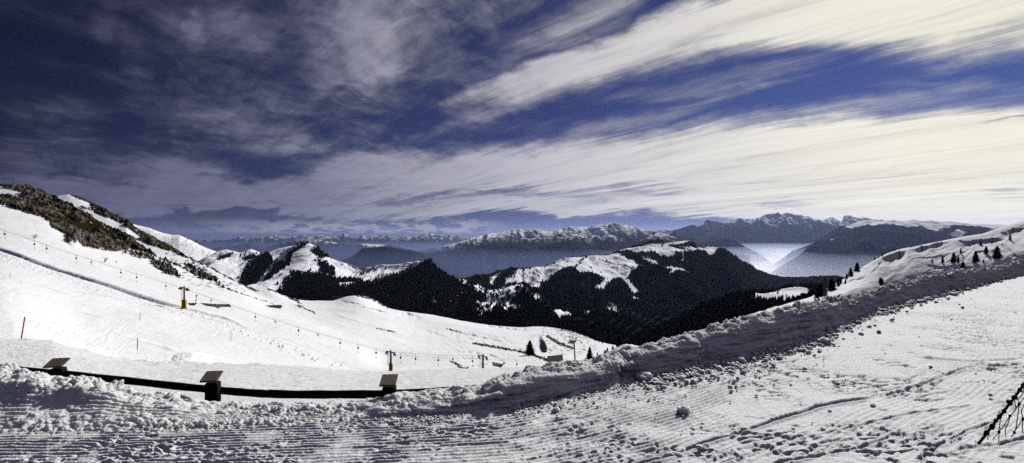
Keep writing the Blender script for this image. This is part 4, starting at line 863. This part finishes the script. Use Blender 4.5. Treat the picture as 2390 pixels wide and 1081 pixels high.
for off, dz, lab in ((-.35, .35, 'upper haul cable of the ski lift running down across the slope'), (.95, -.35, 'lower haul cable of the ski lift running down across the slope')):
    m = MB(); m.tube(cable_pts(off, dz), .022, 5); tag(m.build('haul_cable', M_cable), lab, 'cable', 'cables of the ski lift')
cp = np.array(cable_pts(.3, 0)); cpx, _ = proj(cp[:, 0], cp[:, 1], cp[:, 2])
def make_hanger():
    root = empty('drag_hanger', (0, 0, 0))
    m = MB(); m.tube([(0, 0, .12), (0, 0, -.75)], .035, 6); m.box((0, 0, .1), (.12, .3, .1)); m.build('grip', M_dark, root)
    m = MB(); m.wheel((0, 0, -.95), (0, 1, 0), .24, .2, 12); m.box((0, 0, -.85), (.16, .22, .36)); m.build('spring_box', M_dark, root, False)
    m = MB(); m.tube([(0, 0, -1.1), (0, 0, -2.2)], .022, 5); m.tube([(-.14, 0, -2.25), (0, 0, -2.18), (.14, 0, -2.25)], .06, 6); m.build('drag_bar', M_cable, root)
    return root
hs = [(11, ''), (80, ''), (109, ''), (178, ''), (213, 'x'), (282, ''), (319, ''), (387, ''), (493, 'x'), (535, 't'), (596, ''), (640, 't'), (697, ''), (740, 't'), (794, ''), (836, ''), (878, ''), (935, ''), (970, ''), (1023, ''), (1057, 'x'), (1103, ''), (1176, ''), (1206, ''), (1315, '')]
hp0 = make_hanger()
ordn = ['first', 'second', 'third', 'fourth', 'fifth', 'sixth', 'seventh', 'eighth', 'ninth', 'tenth', 'eleventh']
segs = [(0, 430, 'left of the pylon near the rocks'), (430, 912, 'between the two yellow padded pylons'), (912, 1128, 'between middle and black pylons'), (1128, 2000, 'right of the black unpadded pylon')]
cnt = [0]*4
for i, (hx, fl_) in enumerate(hs):
    k = [j for j, s in enumerate(segs) if s[0] <= hx < s[1]][0]
    o = hp0 if i == 0 else copy_tree(hp0)
    c = [float(np.interp(hx, cpx, cp[:, j])) for j in range(3)]
    o.location = c; o.scale = (1, 1, 1 if fl_ == '' else .72)
    if fl_ == 't': o.rotation_euler = (0, math.radians(-28), 0)
    tag(o, f'{"tilted" if fl_ == "t" else "short" if fl_ == "x" else "hanging"} drag bar, {ordn[cnt[k]]} from the left {segs[k][2]}', 'drag lift bar', 'drag bars hanging from the lift cable'); cnt[k] += 1
# signpost with a disc beside the first pylon
p = on(SL, 456, 709); S = p[1]/F; root = empty('slope_sign', p); tag(root, 'small dark signpost with a disc on top beside the left pylon', 'sign')
m = MB(); m.tube([(-.1, 0, -.3), (0, 0, 1.2), (.35, 0, 2.9)], .045, 6); m.build('post', M_dark, root)
m = MB(); m.wheel((.36, -.05, 2.75), (0, 1, 0), .30, .06, 16); m.build('disc', M_dark, root)
m = MB(); m.wheel((.24, -.05, 2.1), (0, 1, 0), .17, .06, 10); m.build('small_disc', M_dark, root)
m = MB(); m.add([(-.25, -.06, 1.0), (.35, -.06, 1.0), (.15, -.06, 1.7), (-.25, .02, 1.0), (.35, .02, 1.0), (.15, .02, 1.7)], [(0, 1, 2), (5, 4, 3), (0, 3, 4, 1), (1, 4, 5, 2), (2, 5, 3, 0)]); m.build('triangle_plate', M_dark, root)
# small post with cross piece near the third pylon and on the saddle
for px, py, h, lab in ((1092, 866, 9, 'little cross topped post at the piste edge left of the black pylon'), (704, 714, 7, 'tiny cross topped post on the saddle below the knoll')):
    p = on(SL, px, py); S = p[1]/F; m = MB(); m.tube([(0, 0, -.3), (0, 0, h*S)], .07, 6); m.box((0, 0, h*S*.85), (.7, .1, .18)); o = m.build('marker_post', M_dark); o.location = p; tag(o, lab, 'post', 'small marker posts')
# coloured piste poles
def pole(a, b, D, r, label, mat=M_orange):
    A = Vector(at(*a, D)); B = Vector(at(*b, D)); m = MB(); m.tube([A+(A-B)*.12, (A+B)/2, B], r, 7); tag(m.build('piste_pole', mat), label, 'piste pole', 'poles marking the piste')
pole((49, 795), (58, 740), 33, .035, 'orange piste pole leaning at the left edge of the lower piste')
pole((320.5, 815), (321, 789), 60, .04, 'thin pink piste pole further right on the sunlit slope')
pole((1343, 856), (1340, 803), 11, .014, 'tall red pole standing behind the snow bank near the firs')
pole((326, 746), (327, 730), 120, .05, 'faint grey pole above the pink one on the slope', M_cable)
pole((23, 654), (23.5, 637), 150, .06, 'faint pole at the far left below the churned band', M_cable)
pole((537, 796), (537, 772), 110, .03, 'thin grey stick, left of two close together on the bright slope', M_cable); pole((541, 793), (541, 770), 110, .03, 'thin grey stick, right of two close together on the bright slope', M_cable)

# lattice masts on the right
def mast(px, py, hp, D, label):
    p = at(px, py, D); H = hp*D/F; root = empty('lattice_mast', p); tag(root, label, 'power mast', 'lattice power masts'); w0, w1 = H*.085, H*.03
    m = MB(); n = 9; R = H*.006
    for sx in (-1, 1):
        for sy in (-1, 1): m.tube([(sx*w0, sy*w0, 0), (sx*w1, sy*w1, H)], R*1.5, 5)
    for i in range(n):
        z0, z1 = H*i/n, H*(i+1)/n; a, b = w0+(w1-w0)*i/n, w0+(w1-w0)*(i+1)/n
        for s in (-1, 1):
            m.tube([(-a, s*a, z0), (b, s*b, z1)], R, 4); m.tube([(a, s*a, z0), (-b, s*b, z1)], R, 4)
            m.tube([(s*a, -a, z0), (s*b, b, z1)], R, 4); m.tube([(s*a, a, z0), (s*b, -b, z1)], R, 4)
            m.tube([(-b, s*b, z1), (b, s*b, z1)], R, 4)
    m.build('lattice', M_dark, root)
    for z, L in ((.98, .15), (.88, .19), (.78, .15)):
        c = MB(); c.tube([(-H*L, 0, H*z), (0, 0, H*(z+.02)), (H*L, 0, H*z)], R*1.8, 5)
        for s in (-1, 1): c.tube([(s*H*L, 0, H*z), (s*H*L, 0, H*(z-.05))], R*2, 5)
        c.build('cross_arm', M_dark, root)
mast(1926, 704, 55, 98, 'tall lattice mast standing on the snow in front of the dark firs')
mast(1836, 706, 19, 420, 'small distant lattice mast below the snowy knoll')

# hut behind the knoll
p = at(788, 702, 380); root = empty('mountain_hut', p, .35); root.scale = (.6, .6, .6); tag(root, 'dark mountain hut with a snowy roof half hidden behind the snow knoll', 'hut')
m = MB(); m.box((0, 0, 1.3), (9, 6, 3.4)); m.build('wall', M_hut, root)
m = MB(); m.add([(-5, -3.5, 2.9), (5, -3.5, 2.9), (5, 0, 5), (-5, 0, 5), (-5, 3.5, 2.9), (5, 3.5, 2.9), (-5, -3.5, 3.2), (5, -3.5, 3.2), (5, 0, 5.35), (-5, 0, 5.35), (-5, 3.5, 3.2), (5, 3.5, 3.2)], [(0, 3, 2, 1), (3, 4, 5, 2), (6, 7, 8, 9), (9, 8, 11, 10), (0, 1, 7, 6), (4, 10, 11, 5), (0, 6, 9, 3), (3, 9, 10, 4), (1, 2, 8, 7), (2, 5, 11, 8)]); rf = m.build('roof', M_hut, root)
m = MB(); m.box((2, 1, 5.2), (.8, .8, 1.8)); m.build('chimney', M_dark, rf)
for x in (-2.6, 0, 2.6):
    m = MB(); m.box((x, -3.03, 1.8), (1, .1, 1)); m.build('window', M_dark, root)

# ================================================================== WOODEN FENCE
root = empty('wooden_fence', at(495, 940, 7.0)); tag(root, 'dark wooden rail fence with slanted plank caps on its posts behind the snow bank', 'fence')
o0 = Vector(root.location)
posts = [(134, 874, 7.9, 25, 839, 860), (495, 903, 7.0, 28, 870, 894), (908, 905, 6.72, 30, 878, 904), (1296, 868, 7.5, 28, 836, 856)]
for k, (px, py, D, w, y0, y1) in enumerate(posts):
    ptop = Vector(at(px, (y0+y1)/2+2, D)); yaw = math.atan2(-(px-CX), F)*.35
    m = MB(); W = w*D/F
    R = Matrix.Rotation(yaw, 3, 'Z')
    zt = ptop.z-.005; m.box(Vector((ptop.x, ptop.y+.02, (zt-1.1+zt)/2-.04))-o0, (W, W, 1.1), R, .012); po = m.build('post', M_woodd, root)
    m = MB(); tilt = Matrix.Rotation(math.radians(16), 3, 'X')
    if k == 3: tilt = Matrix.Rotation(math.radians(22), 3, 'X') @ Matrix.Rotation(math.radians(-8), 3, 'Y')
    m.box((0, 0, 0), (37*D/F, .25, .024), None, .004); c = m.build('cap_board', M_wood, po); c.location = ptop-o0+Vector((0, -.01, .03)); c.rotation_euler = (R @ tilt).to_euler()
rp = [(-420, 812, 10.2), (-150, 842, 8.9), (0, 858, 8.3), (134, 871, 8.0), (300, 889, 7.5), (495, 909, 7.15), (700, 921, 6.95), (908, 920, 6.85), (1000, 915, 6.95), (1150, 905, 7.2), (1296, 888, 7.6)]
def railpts(a, b, dy=0):
    xs_ = np.linspace(a, b, 10); q = np.array(rp, float)
    return [Vector(at(x, pchip(q[:, 0], q[:, 1], np.array([x]))[0]+dy, float(pchip(q[:, 0], q[:, 2], np.array([x]))[0])))-o0 for x in xs_]
for a, b, dy, r_ in ((-420, 134, 0, .047), (134, 495, 0, .05), (488, 648, 1, .05), (627, 908, 0, .052), (908, 1296, -1, .046)):
    m = MB(); pts = railpts(a, b, dy); m.tube(pts, [r_*(1+.05*math.sin(i*2.1)) for i in range(len(pts))], 10); m.build('rail', M_woodd, root, True)

# ================================================================== ROPE NET
cv = lambda x, y: (2200+x/5.405, 860+y/5.405)
DN = 2.3
root = empty('rope_net', at(2330, 1000, DN)); tag(root, 'frayed red-brown rope netting hanging into view at the bottom right corner', 'net'); o0 = Vector(root.location)
def npts(P, dd=0): return [Vector(at(*cv(x, y), DN+dd+.0002*(x-500)*.6))-o0 for x, y in P]
edge_ = [(455, 948), (530, 852), (560, 805), (625, 735), (672, 660), (715, 610), (775, 540), (850, 435), (905, 365), (975, 270), (1020, 210), (1120, 60), (1300, -240), (1600, -700)]
m = MB()
for ph in (0, 2.1, 4.2):
    pts = npts(edge_); fine = []
    for i in range(len(pts)-1):
        for t in np.linspace(0, 1, 8)[:-1]:
            q = pts[i].lerp(pts[i+1], t); s = (i*8+t*8)*.75+ph; fine.append(q+Vector((math.cos(s), math.sin(s)*.8, math.sin(s)))*.0028)
    m.tube(fine, .0026, 6)
m.build('edge_rope', M_rope, root, True)
def spline(P, n=6):
    P = [Vector((*p, 0)) for p in P]; out = []
    for i in range(len(P)-1):
        p0, p1, p2, p3 = P[max(i-1, 0)], P[i], P[i+1], P[min(i+2, len(P)-1)]
        for t in np.linspace(0, 1, n, endpoint=False): out.append(.5*((2*p1)+(p2-p0)*t+(2*p0-5*p1+4*p2-p3)*t*t+(3*p1-p0-3*p2+p3)*t**3))
    out.append(P[-1]); return [(p.x, p.y) for p in out]
strands = [[(735, 590), (722, 700), (712, 800), (708, 930)], [(905, 390), (922, 500), (900, 550), (850, 600), (790, 700), (712, 800), (635, 895)], [(915, 378), (950, 395), (965, 450), (945, 620), (918, 780), (865, 865)], [(850, 600), (830, 680), (790, 780), (803, 875)],
           [(1060, 330), (965, 450), (880, 572), (850, 600)], [(1060, 400), (1000, 520), (997, 560), (1012, 640), (1005, 760), (1018, 825)], [(1090, 530), (1012, 640), (918, 780)], [(1020, 210), (1018, 300), (965, 380), (930, 380)], [(735, 575), (710, 570), (705, 555), (722, 548), (735, 570)], [(550, 850), (570, 870), (575, 905)], [(410, 910), (415, 930), (430, 937)], [(975, 270), (1000, 300), (1005, 290)],
           [(1140, 200), (1130, 330), (1060, 400)], [(1200, 60), (1210, 300), (1130, 480), (1090, 530), (1100, 700), (1090, 860)], [(1120, 60), (1140, 200), (1210, 300)]]
for s_ in strands: m = MB(); m.tube(npts(spline(s_)), .0017, 6); m.build('strand', M_rope, root, True)
for i, (x, y, r_) in enumerate([(460, 940, 1.1), (555, 812, 1.6), (625, 735, 1.7), (672, 660, 1.2), (718, 608, 1.4), (775, 540, 1.2), (850, 435, 1.7), (905, 368, 1.5), (975, 270, 1.3), (1018, 212, 1.2), (712, 800, .9), (850, 600, .9), (965, 450, .9), (1012, 640, .9), (905, 810, .8)]):
    v, f = ico_rand(.0062*r_, i+70, 2, 1.2, .35); v += np.array(npts([(x, y)], -.002)[0]); raw_mesh('knot', v, f, M_rope, True, root)

# ================================================================== AIR
def volume_box(name, x0, x1, y0, y1, z0, z1, col, dens, aniso, label):
    m = bpy.data.materials.new(name); m.use_nodes = True; nt = m.node_tree; nt.nodes.clear()
    out = nd(nt, 'ShaderNodeOutputMaterial'); v = nd(nt, 'ShaderNodeVolumePrincipled')
    v.inputs['Density Attribute'].default_value = ''; v.inputs['Color'].default_value = (*col, 1); v.inputs['Density'].default_value = dens; v.inputs['Anisotropy'].default_value = aniso
    nt.links.new(v.outputs[0], out.inputs['Volume'])
    b = MB(); b.box(((x0+x1)/2, (y0+y1)/2, (z0+z1)/2), (x1-x0, y1-y0, z1-z0)); tag(b.build(name, m), label, 'haze', kind='stuff')
volume_box('haze', -95000, 95000, -21000, 95000, -1500, 1100, (.40, .50, .92), 6.5e-6, .42, 'thin blue air fading the far mountain ranges')
volume_box('valley_mist', -40000, 60000, 5600, 27500, -1480, -320, (.42, .54, 1.), 4.2e-5, .72, 'faint blue mist lying across the main valley')
for k, (top, dn) in enumerate(((-330, 2.0e-5), (-520, 5.0e-5), (-720, 1.6e-4))):
    volume_box('valley_mist', 1700+k*40, 60000-k*50, 5700+k*60, 29000-k*300, -1470+k*4, top, (1., 1., .97), dn*1.3, .66, ('thin upper veil of pale mist on the right', 'bright pale mist filling the valley on the right', 'thickest mist in the valley bottom on the right')[k])

# ================================================================== SUN AND SKY
sd = Vector((math.sin(SUN_AZ)*math.cos(SUN_EL), math.cos(SUN_AZ)*math.cos(SUN_EL), math.sin(SUN_EL)))
L = bpy.data.lights.new('sun', 'SUN'); L.energy = 4.7; L.angle = math.radians(.5); L.color = (1, .965, .90)
lo_ = bpy.data.objects.new('sun', L); COL.objects.link(lo_); lo_.rotation_euler = sd.to_track_quat('Z', 'Y').to_euler()

w = bpy.data.worlds.new('World'); scene.world = w; w.use_nodes = True; nt = w.node_tree; nt.nodes.clear()
class E:                                                     # tiny expression layer over math nodes
    def __init__(s, k): s.k = k
    def _b(a, b, op, rev=False):
        n = nt.nodes.new('ShaderNodeMath'); n.operation = op
        for i, q in enumerate((b, a) if rev else (a, b)):
            if isinstance(q, E): nt.links.new(q.k, n.inputs[i])
            else: n.inputs[i].default_value = q
        return E(n.outputs[0])
    def __add__(a, b): return a._b(b, 'ADD')
    __radd__ = __add__
    def __sub__(a, b): return a._b(b, 'SUBTRACT')
    def __rsub__(a, b): return a._b(b, 'SUBTRACT', True)
    def __mul__(a, b): return a._b(b, 'MULTIPLY')
    __rmul__ = __mul__
    def __truediv__(a, b): return a._b(b, 'DIVIDE')
    def mx(a, b): return a._b(b, 'MAXIMUM')
    def mn(a, b): return a._b(b, 'MINIMUM')
    def pw(a, b): return a._b(b, 'POWER')
def un(a, op):
    n = nt.nodes.new('ShaderNodeMath'); n.operation = op; nt.links.new(a.k, n.inputs[0]); return E(n.outputs[0])
def sstep(e0, e1, x):
    n = nt.nodes.new('ShaderNodeMapRange'); n.interpolation_type = 'SMOOTHSTEP'; n.inputs['To Min'].default_value = 0; n.inputs['To Max'].default_value = 1
    rev = not isinstance(e0, E) and not isinstance(e1, E) and e0 > e1
    if rev: e0, e1 = e1, e0; n.inputs['To Min'].default_value = 1; n.inputs['To Max'].default_value = 0
    for k, q in (('From Min', e0), ('From Max', e1), ('Value', x)):
        if isinstance(q, E): nt.links.new(q.k, n.inputs[k])
        else: n.inputs[k].default_value = q
    return E(n.outputs[0])
def curve(x, pts, x0, x1, y1):
    n = nt.nodes.new('ShaderNodeFloatCurve'); c = n.mapping.curves[0]; n.mapping.use_clip = False; n.mapping.extend = 'HORIZONTAL'
    P = [((a-x0)/(x1-x0), b/y1) for a, b in pts]
    while len(c.points) < len(P): c.points.new(.5, .5)
    for q, (a, b) in zip(c.points, P): q.location = (a, b); q.handle_type = 'AUTO_CLAMPED'
    n.mapping.update(); t = (x-x0)*(1/(x1-x0)); nt.links.new(t.k, n.inputs['Value']); return E(n.outputs[0])*y1
def comb(x, y, z):
    n = nt.nodes.new('ShaderNodeCombineXYZ')
    for i, q in enumerate((x, y, z)):
        if isinstance(q, E): nt.links.new(q.k, n.inputs[i])
        else: n.inputs[i].default_value = q
    return n.outputs[0]
def nz(vec, scale, detail=5, rough=.55, dist=0.):
    n = nt.nodes.new('ShaderNodeTexNoise'); n.inputs['Scale'].default_value = scale; n.inputs['Detail'].default_value = detail; n.inputs['Roughness'].default_value = rough; n.inputs['Distortion'].default_value = dist
    nt.links.new(vec, n.inputs['Vector']); return E(n.outputs['Fac'])
tc = nt.nodes.new('ShaderNodeTexCoord'); sp_ = nt.nodes.new('ShaderNodeSeparateXYZ'); nt.links.new(tc.outputs['Generated'], sp_.inputs[0])
dx, dy, dz = [E(sp_.outputs[i]) for i in range(3)]
AZ = dx._b(dy, 'ARCTAN2'); EL = un(dz.mn(1.).mx(-1.), 'ARCSINE')
def ae(px, py):
    return math.atan((px-CX)/F), math.atan((HY-py)/math.hypot(F, px-CX))
# cirrus plane, streaks running towards azimuth -38 degrees
zc = dz.mx(0.)+.10; gx, gy = dx/zc, dy/zc
sa, ca2 = math.sin(math.radians(-40)), math.cos(math.radians(-40))
along = gx*sa+gy*ca2; across = gx*ca2-gy*sa
warp = nz(comb(along*.35, across*.6, 1.7), 1., 3, .5)-.5
warp2 = nz(comb(along*.9, across*1.6, 5.7), 1., 3, .5)-.5
streak = nz(comb(along*.16+warp*.3, across*1.15+warp*1.0, 0.), 1.9, 8, .62, .25)
fine = nz(comb(along*.45+warp2*.4, across*4.2+warp2*1.2+warp*2., 3.3), 2.2, 8, .68, .35)
puff = nz(comb(gx*.9+warp*.8, gy*.75+warp2*.8, 9.1), 1.5, 9, .63, .2)
AZw = AZ+(nz(comb(AZ*3., EL*5., .3), 1., 5, .6)-.5)*.22
ELw = EL+(nz(comb(AZ*4., EL*9., 7.3), 1., 6, .62)-.5)*.085+(streak-.5)*.05
def edge(pts):
    q = [ae(*p) for p in pts]; return curve(AZw, q, -.9, .9, .6)
# lower bright veil
lowtop = edge([(-200, 440), (100, 400), (400, 395), (600, 420), (700, 400), (800, 388), (1000, 372), (1200, 355), (1400, 335), (1500, 322), (1700, 292), (1900, 285), (2100, 290), (2250, 280), (2390, 288), (2700, 300)])
veil = sstep(.04, -.02, ELw-lowtop)
strip = sstep(-.008, .008, ELw-edge([(-200, 530), (300, 500), (440, 498), (700, 497), (800, 507), (900, 500), (1200, 500), (1500, 506), (1600, 512), (1800, 530), (2100, 545), (2700, 547)])+.0)
veil = veil*(strip*.92+.08)
# upper bright sheet
up_lo = edge([(900, 290), (1050, 262), (1150, 262), (1300, 250), (1400, 228), (1550, 178), (1700, 150), (1900, 138), (2100, 150), (2250, 150), (2390, 128), (2700, 120)])
up_hi = edge([(900, 300), (1040, 245), (1100, 215), (1200, 180), (1290, 150), (1400, 105), (1500, 70), (1600, 40), (1700, 5), (1800, -60), (2000, -200), (2700, -300)])
sheet = sstep(-.02, .05, ELw-up_lo)*sstep(.03, -.015, ELw-up_hi)
cov = (veil*1.0).mx(sheet*1.0)
# loose clumps of cloud: place, size, tilt, weight
blobs = [(850, 120, 150, 190, 62, .75), (980, 60, 120, 90, 30, .5), (1080, 30, 160, 60, 25, .5), (1350, 40, 240, 45, 18, .55), (520, 300, 150, 80, 10, .62), (680, 345, 90, 55, 0, .62), (330, 160, 60, 170, -62, .42), (440, 70, 40, 120, 80, .5), (200, 300, 180, 70, 8, .45),
         (350, 415, 330, 70, 0, .7), (60, 420, 160, 60, -12, .62), (1160, 262, 170, 24, 14, .55), (720, 40, 120, 60, 60, .4), (620, 190, 130, 120, 60, .30), (1700, 190, 260, 22, 6, .30), (2050, 245, 300, 20, 0, .30), (1450, 292, 260, 18, 13, .30), (1000, 320, 220, 22, 14, .25), (2300, 200, 200, 18, -6, .35)]
for bx_, by_, rx, ry, an, wt in blobs:
    a0, e0 = ae(bx_, by_); sc = 1/(F*(1+((bx_-CX)/F)**2)); se = 1/math.hypot(F, bx_-CX); t = math.radians(an)
    U = (AZw-a0)*(1/sc); W = (ELw-e0)*(1/se); c_, s_ = math.cos(t), math.sin(t)
    p_ = (U*c_+W*s_)*(1/rx) if ry < rx or an == 0 else (U*c_+W*s_)*(1/max(rx, ry)); q_ = (W*c_-U*s_)*(1/min(rx, ry)) if ry < rx or an == 0 else (W*c_-U*s_)*(1/min(rx, ry))
    cov = cov.mx(sstep(1.9, 0., un(p_*p_+q_*q_, 'SQRT'))*wt)
# holes: dark gaps
for bx_, by_, rx, ry, an, wt in [(650, 398, 130, 26, 4, .9), (350, 305, 70, 20, 4, .5), (1360, 470, 60, 12, 0, .35), (1200, 460, 170, 14, 4, .45), (1450, 448, 200, 12, 3, .4), (2330, 300, 70, 6, 0, .5), (2350, 450, 60, 5, 0, .35), (1850, 488, 120, 8, 0, .4), (900, 470, 300, 10, 2, .35), (2360, 210, 90, 30, 0, .4)]:
    a0, e0 = ae(bx_, by_); sc = 1/(F*(1+((bx_-CX)/F)**2)); se = 1/math.hypot(F, bx_-CX); t = math.radians(an)
    U = (AZw-a0)*(1/sc); W = (ELw-e0)*(1/se); c_, s_ = math.cos(t), math.sin(t)
    p_ = (U*c_+W*s_)*(1/rx); q_ = (W*c_-U*s_)*(1/ry)
    cov = cov*(1-sstep(1.6, .1, un(p_*p_+q_*q_, 'SQRT'))*wt)
front_ = sstep(-.15, .25, dy)
cov = cov.mx(sstep(.25, -.15, AZ)*.34*sstep(.08, .2, EL)*sstep(-.72, -.5, AZ))
cov = cov*front_+(1-front_)*.85  # unseen cloud cover behind the camera, added as fill for shaded snow
# texture: streaks on the right and low down, puffs on the upper left
g_l = sstep(-.05, .45, AZ*-1.+EL*.8+.0)
fib = nz(comb(along*1.1+warp2*.8, across*11+warp2*2.5+warp*4., 8.3), 2.6, 7, .7, .2)
puf2 = nz(comb(gx*3.2+warp*2., gy*2.6+warp2*2., 4.1), 1.8, 8, .68, .25)
tex = (streak-.5)*1.2+(fine-.5)*.8+(fib-.5)*.3+(nz(comb(along*.5+warp2*1.5, across*1.1+warp*1.5, 2.2), 2.4, 8, .62, .2)-.5)*.8
texl = (puff-.5)*2.4+(streak-.5)*.7+(fine-.5)*.35+(puf2-.5)*1.1
T_ = tex*(1-g_l)+texl*g_l
alpha = sstep(.06, .92, cov*.90+T_*(.42+cov*.5)+.05)
alpha = alpha*(.8+fine*.4)
# small cumulus on the horizon, left of centre
cum = nz(comb(AZ*14., EL*44., 2.2), 2.0, 7, .6, .1)
cmask = sstep(.0, .006, EL)*sstep(.032, .012, EL+sstep(-.3, .0, AZ)*-.006)*sstep(-.62, -.30, AZ)*sstep(.02, -.10, AZ)
cumul = sstep(.44, .54, cum+(.016-EL)*3.)*cmask
# brightness follows the bearing of the sun
hl = un(dx*dx+dy*dy, 'SQRT').mx(.001)
sb = (dx*math.sin(math.radians(44))+dy*math.cos(math.radians(44)))/hl
def rgbramp(x, stops):
    n = nt.nodes.new('ShaderNodeValToRGB'); cr_ = n.color_ramp
    while len(cr_.elements) < len(stops): cr_.elements.new(.5)
    for e, (p, c) in zip(cr_.elements, stops): e.position = p; e.color = (*c, 1)
    nt.links.new(x.k, n.inputs['Fac']); return n.outputs['Color']
cl = rgbramp(sb, [(0, (.075, .075, .12)), (.15, (.10, .10, .17)), (.45, (.18, .18, .255)), (.72, (.47, .46, .51)), (.9, (.70, .68, .65)), (1, (.86, .83, .70))])
skt = rgbramp(sb, [(0, (.026, .024, .048)), (.3, (.05, .045, .09)), (.72, (.08, .075, .17)), (.9, (.12, .12, .25)), (1, (.18, .18, .34))])
sky = nt.nodes.new('ShaderNodeTexSky'); sky.sky_type = 'NISHITA'; sky.sun_disc = False; sky.sun_elevation = SUN_EL; sky.sun_rotation = SUN_AZ
sky.altitude = 3000; sky.air_density = 1.; sky.dust_density = .3; sky.ozone_density = 2.5
def cmix(fac, a, b, bt='MIX'):
    n = nt.nodes.new('ShaderNodeMix'); n.data_type = 'RGBA'; n.blend_type = bt
    if isinstance(fac, E): nt.links.new(fac.k, n.inputs[0])
    else: n.inputs[0].default_value = fac
    for i, q in ((6, a), (7, b)):
        if isinstance(q, tuple): n.inputs[i].default_value = (*q, 1)
        else: nt.links.new(q, n.inputs[i])
    return n.outputs[2]
base = cmix(1., sky.outputs[0], skt, 'MULTIPLY')
thick = (alpha.mn(1.)*.34+.60+(fine-.5)*.22+(streak-.5)*.6+(puf2-.5)*.6*g_l+(puff-.5)*.5*g_l)*10.
thick = thick.mx(2.)
cl10 = cmix(1., cl, comb(thick, thick, thick), 'MULTIPLY')
# thin veil darkens a little low on the left
shade = (sstep(0., .35, EL)*.25+.75)
mixed = cmix(alpha.mn(1.).mx(0.), base, cl10)
mixed = cmix(cumul*.8, mixed, (3.6, 3.4, 3.3))
bg = nt.nodes.new('ShaderNodeBackground'); bg.inputs['Strength'].default_value = .1; nt.links.new(mixed, bg.inputs['Color'])
wo = nt.nodes.new('ShaderNodeOutputWorld'); nt.links.new(bg.outputs[0], wo.inputs['Surface'])
w.cycles.sampling_method = 'MANUAL'; w.cycles.sample_map_resolution = 512

# ================================================================== CAMERA
cam = bpy.data.cameras.new('camera'); co = bpy.data.objects.new('camera', cam); COL.objects.link(co)
co.location = (0, 0, EYE); co.rotation_euler = (math.radians(90), 0, 0)
cam.sensor_width = 36; cam.lens = 36*F/2390; cam.shift_y = (HY-540.5)/2390; cam.clip_start = .1; cam.clip_end = 300000
scene.camera = co
scene.view_settings.view_transform = 'Standard'; scene.view_settings.look = 'None'; scene.view_settings.exposure = 0.12; scene.view_settings.gamma = 1
c = scene.cycles; c.max_bounces = 3; c.diffuse_bounces = 0; c.glossy_bounces = 1; c.transmission_bounces = 1; c.volume_bounces = 1; c.transparent_max_bounces = 8
c.use_denoising = False; c.sample_clamp_indirect = 3
